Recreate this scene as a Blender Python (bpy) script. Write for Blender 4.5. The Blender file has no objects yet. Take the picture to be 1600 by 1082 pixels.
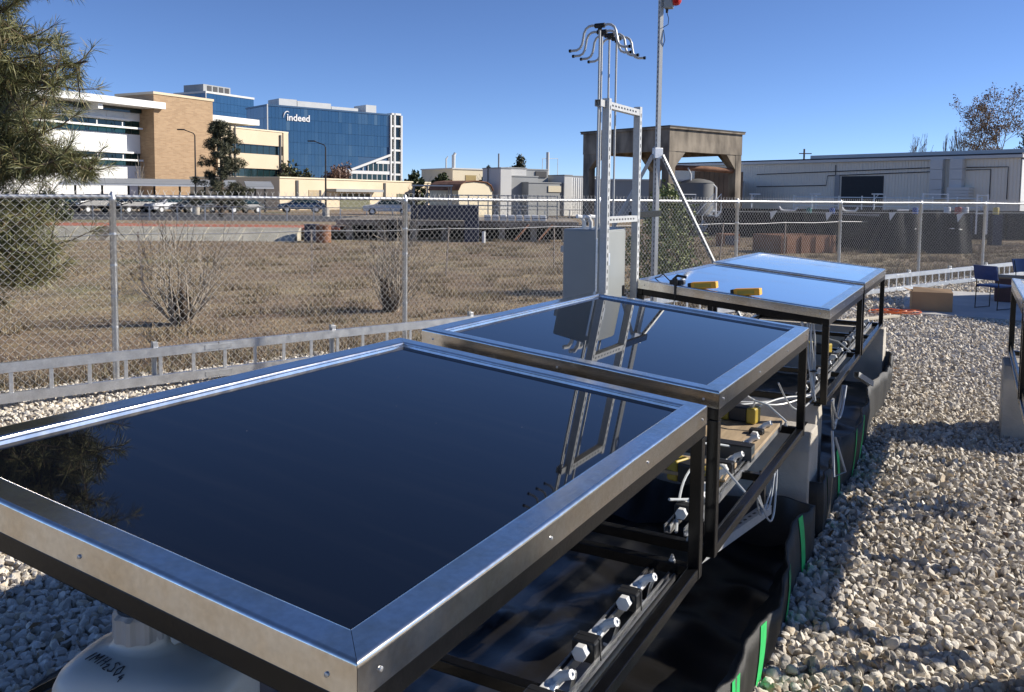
import bpy, bmesh, math, random
import numpy as np
from mathutils import Vector, Matrix
scene = bpy.context.scene
C = scene.collection
R = math.radians
# ------------------------------------------------------------------ camera
F, PITCH, ROLL, YC, H = 1325.0, .0733, -.0111, 404.0, 1.862      # focal length etc. in pixels of a 1600 px wide frame
cp, sp = math.cos(PITCH), math.sin(PITCH)
fw = Vector((0, cp, -sp)); up0 = Vector((0, sp, cp)); rt0 = Vector((1, 0, 0))
rt = rt0*math.cos(ROLL) - up0*math.sin(ROLL); upv = up0*math.cos(ROLL) + rt0*math.sin(ROLL)
cam = bpy.data.cameras.new('camera'); cam_o = bpy.data.objects.new('camera', cam); C.objects.link(cam_o)
M = Matrix((rt, upv, -fw)).transposed().to_4x4(); M.translation = (0, 0, H)
cam_o.matrix_world = M
cam.sensor_width = 36; cam.lens = F/1600*36; cam.shift_y = (YC-541)/1600
cam.clip_start = .05; cam.clip_end = 3000
scene.camera = cam_o
# ------------------------------------------------------------------ sky and sun
SUN_AZ, SUN_EL = R(8), R(29)        # azimuth from +X towards +Y
sd = Vector((math.cos(SUN_AZ)*math.cos(SUN_EL), math.sin(SUN_AZ)*math.cos(SUN_EL), math.sin(SUN_EL)))
wd = bpy.data.worlds.new('World'); scene.world = wd; wd.use_nodes = True
nt = wd.node_tree; bg = nt.nodes['Background']
sky = nt.nodes.new('ShaderNodeTexSky'); sky.sky_type = 'NISHITA'; sky.sun_disc = False
sky.sun_elevation = SUN_EL; sky.sun_rotation = math.pi/2-SUN_AZ
sky.air_density = .65; sky.dust_density = 0.0; sky.ozone_density = 1.8; sky.altitude = 1500
wb = nt.nodes.new('ShaderNodeMix'); wb.data_type = 'RGBA'; wb.blend_type = 'MULTIPLY'; wb.inputs[0].default_value = 1; wb.inputs[7].default_value = (.775, .905, 1.16, 1)   # white balance
nt.links.new(sky.outputs[0], wb.inputs[6]); nt.links.new(wb.outputs[2], bg.inputs[0]); bg.inputs[1].default_value = .094
sl = bpy.data.lights.new('sun', 'SUN'); sl.energy = 5.0; sl.angle = R(.53); sl.color = (1, .93, .82)
so = bpy.data.objects.new('sun', sl); C.objects.link(so); so.rotation_euler = sd.to_track_quat('Z', 'Y').to_euler()
scene.view_settings.view_transform = 'Standard'; scene.view_settings.look = 'None'
scene.view_settings.exposure = .47; scene.view_settings.gamma = 1
scene.render.resolution_x = 1024; scene.render.resolution_y = 692
# ------------------------------------------------------------------ helpers
rnd = random.Random(7)
HEAD = 1.0734
UX, UY = math.cos(HEAD), math.sin(HEAD)
def Wp(u, v, z=0): return Vector((u*UX - v*UY, u*UY + v*UX, z))      # row frame: u along the tables, v to the left
def at(px, py, Y):                                                    # a point of the photograph (1600 px) at distance Y
    d = rt*((px-800)/F) + upv*((YC-py)/F) + fw
    return Vector((0, 0, H)) + d*(Y/d.y)
def gx(px, Y): return at(px, 310, Y).x
def zz(px, py, Y): return at(px, py, Y).z

MATS = {}
def mat(name, col, rough=.6, metal=0, var=.12, scale=6, bump=0, bscale=40, col2=None, spec=.5, coat=0, trans=0, detail=4, stretch=None):
    if name in MATS: return MATS[name]
    m = bpy.data.materials.new(name); m.use_nodes = True; t = m.node_tree; p = t.nodes['Principled BSDF']
    p.inputs['Roughness'].default_value = rough; p.inputs['Metallic'].default_value = metal
    p.inputs['Specular IOR Level'].default_value = spec; p.inputs['Coat Weight'].default_value = coat
    p.inputs['Transmission Weight'].default_value = trans
    tc = t.nodes.new('ShaderNodeTexCoord'); src = tc.outputs['Object']
    if stretch:
        mp = t.nodes.new('ShaderNodeMapping'); mp.inputs['Scale'].default_value = stretch
        t.links.new(src, mp.inputs[0]); src = mp.outputs[0]
    n = t.nodes.new('ShaderNodeTexNoise'); n.inputs['Scale'].default_value = scale; n.inputs['Detail'].default_value = detail
    t.links.new(src, n.inputs['Vector'])
    r = t.nodes.new('ShaderNodeValToRGB'); c = Vector(col)
    c2 = Vector(col2) if col2 else c*(1+var)
    c1 = c if col2 else c*(1-var)
    r.color_ramp.elements[0].position = .3; r.color_ramp.elements[1].position = .7
    r.color_ramp.elements[0].color = (*c1, 1); r.color_ramp.elements[1].color = (*c2, 1)
    t.links.new(n.outputs['Fac'], r.inputs[0]); t.links.new(r.outputs[0], p.inputs['Base Color'])
    if bump:
        n2 = t.nodes.new('ShaderNodeTexNoise'); n2.inputs['Scale'].default_value = bscale; n2.inputs['Detail'].default_value = 4
        t.links.new(src, n2.inputs['Vector'])
        b = t.nodes.new('ShaderNodeBump'); b.inputs['Strength'].default_value = bump; b.inputs['Distance'].default_value = .02
        t.links.new(n2.outputs['Fac'], b.inputs['Height']); t.links.new(b.outputs[0], p.inputs['Normal'])
    MATS[name] = m; return m

def metal_mat(name, col, rough, sscale, stretch, dirt_reflect=.25, dirt_reflect_col=(.3, .25, .18)):
    """brushed sheet metal: streaked roughness, blotches of stain or reflection tint, fine scratches"""
    m = bpy.data.materials.new(name); m.use_nodes = True; t = m.node_tree; p = t.nodes['Principled BSDF']; L = t.links
    p.inputs['Metallic'].default_value = 1
    tc = t.nodes.new('ShaderNodeTexCoord'); mp = t.nodes.new('ShaderNodeMapping'); mp.inputs['Scale'].default_value = stretch
    L.new(tc.outputs['Object'], mp.inputs[0])
    n = t.nodes.new('ShaderNodeTexNoise'); n.inputs['Scale'].default_value = sscale; n.inputs['Detail'].default_value = 6
    L.new(mp.outputs[0], n.inputs['Vector'])
    mr = t.nodes.new('ShaderNodeMapRange'); mr.inputs[3].default_value = rough*.75; mr.inputs[4].default_value = rough*1.5
    L.new(n.outputs['Fac'], mr.inputs[0]); L.new(mr.outputs[0], p.inputs['Roughness'])
    n2 = t.nodes.new('ShaderNodeTexNoise'); n2.inputs['Scale'].default_value = 7; n2.inputs['Detail'].default_value = 7; n2.inputs['Roughness'].default_value = .65
    L.new(tc.outputs['Object'], n2.inputs['Vector'])
    r = t.nodes.new('ShaderNodeValToRGB'); r.color_ramp.elements[0].position = .42; r.color_ramp.elements[1].position = .68
    c = Vector(col); d = c.lerp(Vector(dirt_reflect_col), dirt_reflect)
    r.color_ramp.elements[0].color = (*c, 1); r.color_ramp.elements[1].color = (*d, 1)
    L.new(n2.outputs['Fac'], r.inputs[0])
    # spangle and specks of dirt
    n3 = t.nodes.new('ShaderNodeTexNoise'); n3.inputs['Scale'].default_value = 75; n3.inputs['Detail'].default_value = 3
    L.new(tc.outputs['Object'], n3.inputs['Vector'])
    r3 = t.nodes.new('ShaderNodeMapRange'); r3.inputs[1].default_value = .35; r3.inputs[2].default_value = .7; r3.inputs[3].default_value = .92; r3.inputs[4].default_value = 1.06; L.new(n3.outputs['Fac'], r3.inputs[0])
    m3 = t.nodes.new('ShaderNodeMix'); m3.data_type = 'RGBA'; m3.blend_type = 'MULTIPLY'; m3.inputs[0].default_value = 1; L.new(r.outputs[0], m3.inputs[6]); L.new(r3.outputs[0], m3.inputs[7])
    b = t.nodes.new('ShaderNodeBump'); b.inputs['Strength'].default_value = .06; b.inputs['Distance'].default_value = .003
    L.new(n.outputs['Fac'], b.inputs['Height']); L.new(b.outputs[0], p.inputs['Normal'])
    L.new(m3.outputs[2], p.inputs['Base Color'])
    MATS[name] = m; return m

class MB:
    def __init__(s): s.v = []; s.f = []
    def add(s, vs, fs):
        o = len(s.v); s.v += [tuple(q) for q in vs]; s.f += [tuple(i+o for i in f) for f in fs]; return s
    def box(s, c, d, rz=0):
        hx, hy, hz = d[0]/2, d[1]/2, d[2]/2; ca, sa = math.cos(rz), math.sin(rz); vs = []
        for z in (-hz, hz):
            for x, y in ((-hx, -hy), (hx, -hy), (hx, hy), (-hx, hy)):
                vs.append((c[0]+x*ca-y*sa, c[1]+x*sa+y*ca, c[2]+z))
        return s.add(vs, [(3, 2, 1, 0), (4, 5, 6, 7), (0, 1, 5, 4), (1, 2, 6, 5), (2, 3, 7, 6), (3, 0, 4, 7)])
    def mm(s, a, b): return s.box([(a[i]+b[i])/2 for i in range(3)], [abs(b[i]-a[i]) for i in range(3)])
    def bar(s, p, q, w, h=None, upd=(0, 0, 1)):
        p, q = Vector(p), Vector(q); h = h or w; d = (q-p).normalized(); u = Vector(upd)
        if abs(d.dot(u)) > .98: u = Vector((0, 1, 0))
        a = d.cross(u).normalized()*(w/2); b = a.cross(d).normalized()*(h/2)
        vs = [p-a-b, p+a-b, p+a+b, p-a+b, q-a-b, q+a-b, q+a+b, q-a+b]
        return s.add(vs, [(0, 1, 2, 3), (7, 6, 5, 4), (1, 0, 4, 5), (2, 1, 5, 6), (3, 2, 6, 7), (0, 3, 7, 4)])
    def tube(s, pts, r, n=8, cap=True):
        pts = [Vector(p) for p in pts]; rs = r if isinstance(r, (list, tuple)) else [r]*len(pts); o = len(s.v); vs = []; fs = []
        prev = None
        for i, p in enumerate(pts):
            d = (pts[min(i+1, len(pts)-1)]-pts[max(i-1, 0)]); d = d.normalized() if d.length > 1e-9 else Vector((0, 0, 1))
            if prev is None:
                u = Vector((0, 0, 1)) if abs(d.z) < .9 else Vector((1, 0, 0)); a = d.cross(u).normalized()
            else:
                a = prev-d*prev.dot(d); a = a.normalized() if a.length > 1e-6 else d.orthogonal().normalized()
            prev = a; b = d.cross(a)
            for k in range(n):
                t = 2*math.pi*k/n; vs.append(p+(a*math.cos(t)+b*math.sin(t))*rs[i])
        for i in range(len(pts)-1):
            for k in range(n):
                k2 = (k+1) % n; fs.append((i*n+k, i*n+k2, (i+1)*n+k2, (i+1)*n+k))
        if cap: fs.append(tuple(range(n))[::-1]); fs.append(tuple((len(pts)-1)*n+k for k in range(n)))
        return s.add(vs, fs)
    def prism(s, poly, ext):
        n = len(poly); e = Vector(ext); vs = [Vector(p) for p in poly]+[Vector(p)+e for p in poly]
        fs = [tuple(range(n))[::-1], tuple(range(n, 2*n))]+[(i, (i+1) % n, n+(i+1) % n, n+i) for i in range(n)]
        return s.add(vs, fs)
    def lathe(s, prof, c=(0, 0, 0), n=16):
        vs = []; fs = []
        for r, z in prof:
            for k in range(n):
                t = 2*math.pi*k/n; vs.append((c[0]+r*math.cos(t), c[1]+r*math.sin(t), c[2]+z))
        for i in range(len(prof)-1):
            for k in range(n):
                k2 = (k+1) % n; fs.append((i*n+k, i*n+k2, (i+1)*n+k2, (i+1)*n+k))
        fs.append(tuple(range(n))[::-1]); fs.append(tuple((len(prof)-1)*n+k for k in range(n)))
        return s.add(vs, fs)
    def mesh(s, name, m, smooth=False, bevel=0, seg=2):
        me = bpy.data.meshes.new(name); me.from_pydata(s.v, [], s.f)
        bm = bmesh.new(); bm.from_mesh(me); bmesh.ops.recalc_face_normals(bm, faces=bm.faces)
        if bevel:
            bmesh.ops.bevel(bm, geom=[e for e in bm.edges if e.is_manifold and e.calc_face_angle(0) > .5], offset=bevel, segments=seg, profile=.5, affect='EDGES')
        bm.to_mesh(me); bm.free()
        if smooth:
            me.polygons.foreach_set('use_smooth', [True]*len(me.polygons))
            me.set_sharp_from_angle(angle=R(38))
        me.materials.append(m); return me
    def build(s, name, m, parent=None, smooth=False, bevel=0, seg=2, loc=None, rz=0, kind=None, label=None):
        o = bpy.data.objects.new(name, s.mesh(name, m, smooth, bevel, seg)); C.objects.link(o)
        if parent: o.parent = parent
        if loc is not None: o.location = loc
        if rz: o.rotation_euler.z = rz
        if kind: o['kind'] = kind
        if label: o['label'] = label
        return o
def tag(o, label, cat, group=None, kind=None):
    o['label'] = label; o['category'] = cat
    if group: o['group'] = group
    if kind: o['kind'] = kind
    return o
def thing(name, label, cat, loc=(0, 0, 0), rz=0, group=None):
    o = bpy.data.objects.new(name, None); C.objects.link(o); o.location = loc; o.rotation_euler = (0, 0, rz); o.empty_display_size = .2
    return tag(o, label, cat, group)
def inst(name, me, parent=None, loc=(0, 0, 0), rot=(0, 0, 0), sc=(1, 1, 1)):
    o = bpy.data.objects.new(name, me); C.objects.link(o); o.parent = parent; o.location = loc; o.rotation_euler = rot; o.scale = sc; return o
def np_mesh(name, V, Fc, m, smooth=False):
    me = bpy.data.meshes.new(name); V = np.asarray(V, np.float32); Fc = np.asarray(Fc, np.int32); k = Fc.shape[1]
    me.vertices.add(len(V)); me.vertices.foreach_set('co', V.ravel())
    me.loops.add(Fc.size); me.loops.foreach_set('vertex_index', Fc.ravel())
    me.polygons.add(len(Fc)); me.polygons.foreach_set('loop_start', np.arange(len(Fc), dtype=np.int32)*k)
    me.polygons.foreach_set('loop_total', np.full(len(Fc), k, np.int32))
    if smooth: me.polygons.foreach_set('use_smooth', np.ones(len(Fc), bool))
    me.update(calc_edges=True); me.materials.append(m); return me
def np_obj(name, V, Fc, m, parent=None, smooth=False, kind=None):
    o = bpy.data.objects.new(name, np_mesh(name, V, Fc, m, smooth)); C.objects.link(o); o.parent = parent
    if kind: o['kind'] = kind
    return o
def island_ramp(m, stops, inp='Base Color', mixnoise=None):
    """colour that differs from piece to piece (random per island)"""
    t = m.node_tree; g = t.nodes.new('ShaderNodeNewGeometry'); r = t.nodes.new('ShaderNodeValToRGB')
    while len(r.color_ramp.elements) < len(stops): r.color_ramp.elements.new(.5)
    for e, (pos, c) in zip(r.color_ramp.elements, stops): e.position = pos; e.color = (*c, 1)
    t.links.new(g.outputs['Random Per Island'], r.inputs[0]); p = t.nodes['Principled BSDF']
    out = r.outputs[0]
    if mixnoise:
        n = t.nodes.new('ShaderNodeTexNoise'); n.inputs['Scale'].default_value = mixnoise; n.inputs['Detail'].default_value = 6
        tc = t.nodes.new('ShaderNodeTexCoord'); t.links.new(tc.outputs['Object'], n.inputs['Vector'])
        mr = t.nodes.new('ShaderNodeMapRange'); mr.inputs[3].default_value = .62; mr.inputs[4].default_value = 1.3
        t.links.new(n.outputs['Fac'], mr.inputs[0])
        mx = t.nodes.new('ShaderNodeMix'); mx.data_type = 'RGBA'; mx.blend_type = 'MULTIPLY'; mx.inputs[0].default_value = 1
        t.links.new(out, mx.inputs[6]); t.links.new(mr.outputs[0], mx.inputs[7]); out = mx.outputs[2]
    t.links.new(out, p.inputs[inp])

# ------------------------------------------------------------------ materials
galv = metal_mat('galvanised_steel', (.62, .63, .64), .42, 9, (1, 1, 1), .35, (.42, .42, .42))
alum = metal_mat('mill_aluminium', (.83, .81, .775), .16, 26, (1, 1, 1), .5, (.66, .53, .35))  # stain colour also carries the tan ground's reflection as a golden tint
alum2 = metal_mat('dull_aluminium', (.72, .73, .74), .38, 12, (1, 1, 1), .25, (.5, .48, .45))
strutm = metal_mat('strut_zinc', (.44, .45, .445), .45, 14, (1, 1, 1), .3, (.4, .4, .4))
strutm.node_tree.nodes['Principled BSDF'].inputs['Metallic'].default_value = .15
blacksteel = mat('black_painted_steel', (.006, .006, .0065), .22, 0, .3, 18, .03, 90, spec=.3)
rubber = mat('black_rubber', (.012, .012, .012), .6)
liner = mat('black_liner', (.010, .0092, .0085), .30, 0, .4, 3, .12, 9)
fabric = mat('black_woven_fabric', (.019, .018, .016), .6, 0, .3, 12, .25, 220)
greenstripe = mat('green_stripe', (.03, .52, .13), .7, 0, .1, 20)
concrete = mat('concrete', (.47, .43, .365), .85, 0, .18, 5, .3, 60)
slabc = mat('slab_concrete', (.46, .45, .43), .85, 0, .12, 2, .15, 50)
stain = mat('stained_concrete', (.085, .07, .055), .9, 0, .3, 1.2, .3, 12, col2=(.36, .305, .235), detail=9, stretch=(1, 1, .45))
plastic = mat('white_plastic', (.72, .72, .70), .35, 0, .05)
tubing = mat('clear_tubing', (.46, .48, .49), .2, 0, .08, spec=.6)
tubing.node_tree.nodes['Principled BSDF'].inputs['Alpha'].default_value = 1
blackplastic = mat('black_plastic', (.015, .015, .016), .45)
yellow = mat('yellow_plastic', (.40, .29, .035), .45, 0, .12)
orange_y = mat('amber_plastic', (.75, .36, .02), .4, 0, .1)
plywood = mat('plywood', (.40, .30, .19), .75, 0, .25, 3, .1, 30, stretch=(1, 9, 1))
cardboard = mat('cardboard', (.33, .215, .12), .85, 0, .1, 4)
greycab = mat('grey_enamel', (.275, .29, .285), .35, 0, .06, 3)
bluevinyl = mat('blue_vinyl', (.015, .045, .16), .4, 0, .15, 8, .05, 60)
whitepaint = mat('white_paint', (.75, .75, .73), .5, 0, .05)
whitebr = mat('white_panel', (.80, .80, .78), .5, 0, .03, .3)
tanwall = mat('tan_stucco', (.60, .49, .34), .85, 0, .06, .25, col2=(.66, .55, .40))
cream = mat('cream_siding', (.70, .62, .45), .8, 0, .05, .4)
tankgrey = mat('tank_grey', (.17, .17, .165), .6, 0, .1, 1)
greymetal = mat('grey_siding', (.30, .31, .31), .55, 0, .08, .5)
lightsiding = mat('pale_siding', (.58, .58, .56), .55, 0, .06, .4)
darkgl = mat('dark_window_glass', (.012, .03, .035), .08, 0, .3, .5, spec=.6)
greengl = mat('green_window_glass', (.006, .035, .034), .06, 0, .3, .4, spec=.6)
darkroof = mat('dark_roof', (.05, .05, .055), .7, 0, .2, .8)
rust = mat('rusty_steel', (.17, .075, .04), .85, 0, .3, 2, .2, 20, col2=(.30, .15, .085))
redclay = mat('red_clay', (.36, .12, .065), .95, 0, .2, .8, .3, 10)
bark = mat('bark', (.09, .065, .045), .9, 0, .3, 12, .6, 30)
barkgrey = mat('grey_bark', (.20, .175, .15), .9, 0, .3, 8, .3, 30)
barkpale = mat('pale_twigs', (.34, .29, .23), .9, 0, .3, 12, .2, 30)
asphalt = mat('asphalt', (.06, .06, .062), .9, 0, .15, 1, .2, 60)
orangecord = mat('orange_cord', (.65, .13, .02), .5)
redlens = mat('red_lens', (.42, .015, .015), .25, 0, .05)
navy = mat('navy_steel', (.015, .025, .06), .55, 0, .2, 2)
tarp = mat('dark_tarp', (.006, .007, .011), .75, 0, .4, 1.5, .3, 3, spec=.25)
ink = mat('marker_ink', (.03, .03, .035), .6)
signwhite = mat('sign_white', (.85, .85, .85), .5, 0, .02)
# panel glass: near-black absorber under smooth glass, a little dust
pg = bpy.data.materials.new('black_panel_glass'); pg.use_nodes = True; t_ = pg.node_tree; p_ = t_.nodes['Principled BSDF']
p_.inputs['Base Color'].default_value = (.0028, .0036, .006, 1); p_.inputs['IOR'].default_value = 1.5
tc_ = t_.nodes.new('ShaderNodeTexCoord'); n_ = t_.nodes.new('ShaderNodeTexNoise'); n_.inputs['Scale'].default_value = 3; n_.inputs['Detail'].default_value = 5
t_.links.new(tc_.outputs['Object'], n_.inputs['Vector'])
mr_ = t_.nodes.new('ShaderNodeMapRange'); mr_.inputs[1].default_value = .45; mr_.inputs[2].default_value = .8; mr_.inputs[3].default_value = .012; mr_.inputs[4].default_value = .045
t_.links.new(n_.outputs['Fac'], mr_.inputs[0]); t_.links.new(mr_.outputs[0], p_.inputs['Roughness'])
v_ = t_.nodes.new('ShaderNodeTexVoronoi'); v_.inputs['Scale'].default_value = 11; t_.links.new(tc_.outputs['Object'], v_.inputs['Vector'])
lt_ = t_.nodes.new('ShaderNodeMath'); lt_.operation = 'LESS_THAN'; lt_.inputs[1].default_value = .018; t_.links.new(v_.outputs['Distance'], lt_.inputs[0])
mx_ = t_.nodes.new('ShaderNodeMix'); mx_.data_type = 'RGBA'; t_.links.new(lt_.outputs[0], mx_.inputs[0])
mx_.inputs[6].default_value = (.0028, .0036, .006, 1); mx_.inputs[7].default_value = (.12, .11, .1, 1)
mp_ = t_.nodes.new('ShaderNodeMapping'); mp_.inputs['Rotation'].default_value = (0, 0, .9); mp_.inputs['Scale'].default_value = (9, .7, 1); t_.links.new(tc_.outputs['Object'], mp_.inputs[0])
sn_ = t_.nodes.new('ShaderNodeTexNoise'); sn_.inputs['Scale'].default_value = 2.2; sn_.inputs['Detail'].default_value = 9; t_.links.new(mp_.outputs[0], sn_.inputs['Vector'])
sr_ = t_.nodes.new('ShaderNodeMapRange'); sr_.inputs[1].default_value = .5; sr_.inputs[2].default_value = .85; sr_.inputs[3].default_value = 0; sr_.inputs[4].default_value = .0035; t_.links.new(sn_.outputs['Fac'], sr_.inputs[0])
ma_ = t_.nodes.new('ShaderNodeMix'); ma_.data_type = 'RGBA'; ma_.blend_type = 'ADD'; ma_.inputs[0].default_value = 1; t_.links.new(mx_.outputs[2], ma_.inputs[6]); t_.links.new(sr_.outputs[0], ma_.inputs[7]); t_.links.new(ma_.outputs[2], p_.inputs['Base Color'])
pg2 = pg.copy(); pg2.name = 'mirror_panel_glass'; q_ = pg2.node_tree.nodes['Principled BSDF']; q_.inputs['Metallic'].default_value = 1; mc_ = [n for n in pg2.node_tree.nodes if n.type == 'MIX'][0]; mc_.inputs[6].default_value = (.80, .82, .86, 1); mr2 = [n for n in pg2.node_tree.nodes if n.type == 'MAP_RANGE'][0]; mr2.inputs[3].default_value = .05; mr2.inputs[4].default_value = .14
stone = mat('limestone', (.5, .46, .4), .9, 0, .1, 30, .35, 60)
island_ramp(stone, [(0, (.24, .205, .16)), (.10, (.43, .385, .32)), (.4, (.60, .55, .47)), (.84, (.76, .71, .62)), (.93, (.68, .58, .43)), (1, (.42, .32, .21))], mixnoise=26)
grassm = mat('dry_grass_blades', (.3, .25, .15), .8, 0, .2)
island_ramp(grassm, [(0, (.15, .105, .07)), (.35, (.27, .205, .135)), (.7, (.42, .335, .22)), (1, (.195, .19, .095))], mixnoise=.55)
soil = bpy.data.materials.new('dry_lawn'); soil.use_nodes = True; t_ = soil.node_tree; p_ = t_.nodes['Principled BSDF']; p_.inputs['Roughness'].default_value = .95
tc_ = t_.nodes.new('ShaderNodeTexCoord')
def noise_(sc, det=6, st=None):
    n = t_.nodes.new('ShaderNodeTexNoise'); n.inputs['Scale'].default_value = sc; n.inputs['Detail'].default_value = det; n.inputs['Roughness'].default_value = .65
    t_.links.new(tc_.outputs['Object'], n.inputs['Vector']); return n
def ramp_(n, stops):
    r = t_.nodes.new('ShaderNodeValToRGB')
    while len(r.color_ramp.elements) < len(stops): r.color_ramp.elements.new(.5)
    for e, (q, c) in zip(r.color_ramp.elements, stops): e.position = q; e.color = (*c, 1)
    t_.links.new(n.outputs['Fac'], r.inputs[0]); return r
ra = ramp_(noise_(.16), [(.36, (.18, .118, .08)), (.46, (.26, .19, .128)), (.55, (.31, .242, .155)), (.64, (.215, .198, .105))])
rb = ramp_(noise_(9, 8), [(.25, (.62, .60, .58)), (.75, (1.3, 1.28, 1.22))])
mx_ = t_.nodes.new('ShaderNodeMix'); mx_.data_type = 'RGBA'; mx_.blend_type = 'MULTIPLY'; mx_.inputs[0].default_value = 1
t_.links.new(ra.outputs[0], mx_.inputs[6]); t_.links.new(rb.outputs[0], mx_.inputs[7]); t_.links.new(mx_.outputs[2], p_.inputs['Base Color'])
rc = ramp_(noise_(1.1, 5), [(.34, (.62, .60, .60)), (.5, (1, 1, 1)), (.66, (1.22, 1.25, 1.12))])
my_ = t_.nodes.new('ShaderNodeMix'); my_.data_type = 'RGBA'; my_.blend_type = 'MULTIPLY'; my_.inputs[0].default_value = 1
t_.links.new(mx_.outputs[2], my_.inputs[6]); t_.links.new(rc.outputs[0], my_.inputs[7]); t_.links.new(my_.outputs[2], p_.inputs['Base Color'])
bp_ = t_.nodes.new('ShaderNodeBump'); bp_.inputs['Strength'].default_value = .9; bp_.inputs['Distance'].default_value = .08
t_.links.new(noise_(14, 8).outputs['Fac'], bp_.inputs['Height']); t_.links.new(bp_.outputs[0], p_.inputs['Normal'])
bed = mat('gravel_bed', (.36, .32, .255), .95, 0, .3, 22, 1, 45)

# ------------------------------------------------------------------ the setting
MB().add([(-900, -60, 0), (900, -60, 0), (900, 1500, 0), (-900, 1500, 0)], [(0, 1, 2, 3)]).build('ground', soil, kind='structure')
FH = .6825; fd = Vector((math.cos(FH), math.sin(FH), 0)); fn = Vector((-math.sin(FH), math.cos(FH), 0)); FO = Vector((-3.827, 8.123, 0)); FS = 3.27
def fpt(s, off=0, z=0): return FO+fd*s+fn*off+Vector((0, 0, z))
# gravel yard: everything on the camera side of the fence
MB().add([fpt(-16, .12, .004), fpt(-16, -22, .004), fpt(40, -22, .004), fpt(40, .12, .004)], [(0, 1, 2, 3)]).build('gravel_yard', bed, kind='structure')
# asphalt car park
MB().add([(-70, 52, .004), (-6, 58, .004), (-2, 72, .004), (-70, 80, .004)], [(0, 1, 2, 3)]).build('car_park', asphalt, kind='structure')
# concrete slab at the far end of the yard
sl_o = MB().prism([Wp(15.05, -4.5, .004), Wp(15.05, .95, .004), Wp(19.2, 1.15, .004), Wp(19.2, -4.5, .004)][::-1], (0, 0, .05)).build('concrete_slab', slabc, kind='structure')

# loose limestone gravel
def icos(sub):
    bm = bmesh.new(); bmesh.ops.create_icosphere(bm, subdivisions=sub, radius=1); bm.verts.ensure_lookup_table()
    V = np.array([v.co[:] for v in bm.verts]); Fa = np.array([[v.index for v in f.verts] for f in bm.faces]); bm.free(); return V, Fa
ng = np.random.default_rng(3)
def rotm(n):
    q = ng.normal(size=(n, 4)); q /= np.linalg.norm(q, axis=1)[:, None]; w, x, y, z = q.T
    return np.stack([np.stack([1-2*(y*y+z*z), 2*(x*y-z*w), 2*(x*z+y*w)], -1), np.stack([2*(x*y+z*w), 1-2*(x*x+z*z), 2*(y*z-x*w)], -1), np.stack([2*(x*z-y*w), 2*(y*z+x*w), 1-2*(x*x+y*y)], -1)], 1)
def rocks(P, size, sub, name, parent=None):
    V0, F0 = icos(sub); out = []; nv = 10; Vs = []
    for k in range(nv):
        W = V0.copy(); 
        for _ in range(7):     # chip facets off the ball
            d = ng.normal(size=3); d /= np.linalg.norm(d); h = ng.uniform(.45, .8); s = W@d; W = W-np.where(s > h, (s-h)*.9, 0)[:, None]*d
        W *= (1+ng.normal(size=(len(W), 1))*.045); W *= np.array([1.25, ng.uniform(.75, 1.05), ng.uniform(.55, .85)]); Vs.append(W)
    n = len(P); kk = ng.integers(0, nv, n); Vv = np.array(Vs)[kk]*size[:, None, None]
    rz = ng.uniform(0, 6.283, n); tilt = rotm(n); 
    Vv = np.einsum('nij,nkj->nki', tilt, Vv)
    Vv = Vv+P[:, None, :]
    Fa = F0[None]+np.arange(n)[:, None, None]*len(V0)
    return Vv.reshape(-1, 3), Fa.reshape(-1, 3)
def in_frame(P, m=140):
    d = P-np.array([0, 0, H]); z = d@np.array(fw); x = 800+F*(d@np.array(rt))/z; y = YC-F*(d@np.array(upv))/z
    return (z > .5) & (x > -m) & (x < 1600+m) & (y < 1082+m) & (y > 250)
U2 = np.array([UX, UY]); V2 = np.array([-UY, UX]); fd2 = np.array(fd[:2]); fn2 = np.array(fn[:2]); FO2 = np.array(FO[:2])
def scatter(d0, d1, sp, m=330, inner=None):
    a = np.arange(-d1, d1, sp); X, Y = np.meshgrid(a, np.arange(0, d1, sp)); P = np.stack([X.ravel(), Y.ravel()], -1); P += ng.uniform(-.5, .5, P.shape)*sp
    d = np.linalg.norm(P, axis=1); s = (P-FO2)@fn2; u = P@U2; v = P@V2
    k = (d >= d0) & (d < d1) & (s < .16)
    k &= ~((u > .2) & (u < 9.6) & (v > .72) & (v < 2.45))                       # the lined trays under the tables
    k &= ~((u > 15.0) & (u < 19.3) & (v < 1.0))                                # the slab
    k &= in_frame(np.c_[P, np.zeros(len(P))], m)
    if inner is not None: k &= ~in_frame(np.c_[P, np.zeros(len(P))], inner)
    return P[k]
gv, gf, off = [], [], 0
for d0, d1, sp, sub, smin, smax, mo, mi in ((0, 4.3, .031, 2, .012, .033, 50, None), (0, 4.3, .036, 1, .014, .033, 380, 50), (4.3, 9.5, .039, 1, .016, .035, 330, None), (9.5, 15, .052, 1, .022, .040, 260, None), (15, 24, .08, 1, .034, .055, 200, None)):
    for layer in range(2):
        P = scatter(d0, d1, sp*(1 if layer == 0 else 1.45), mo, mi); n = len(P); s = smin+(smax-smin)*ng.beta(1.3, 2.2, n)
        big = ng.uniform(size=n) < .04; s[big] *= 1.35
        z = s*.35+ (0 if layer == 0 else smin*.9)+ng.uniform(0, .008, n)
        a, b = rocks(np.c_[P, z], s, sub, 'x'); gv.append(a); gf.append(b+off); off += len(a)
gr = np_obj('gravel', np.concatenate(gv), np.concatenate(gf), stone, smooth=False, kind='stuff')
tag(gr, 'loose pale limestone gravel covering the fenced yard', 'gravel')
gr.data.polygons.foreach_set('use_smooth', np.ones(len(gr.data.polygons), bool)); gr.data.set_sharp_from_angle(angle=R(31))

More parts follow.
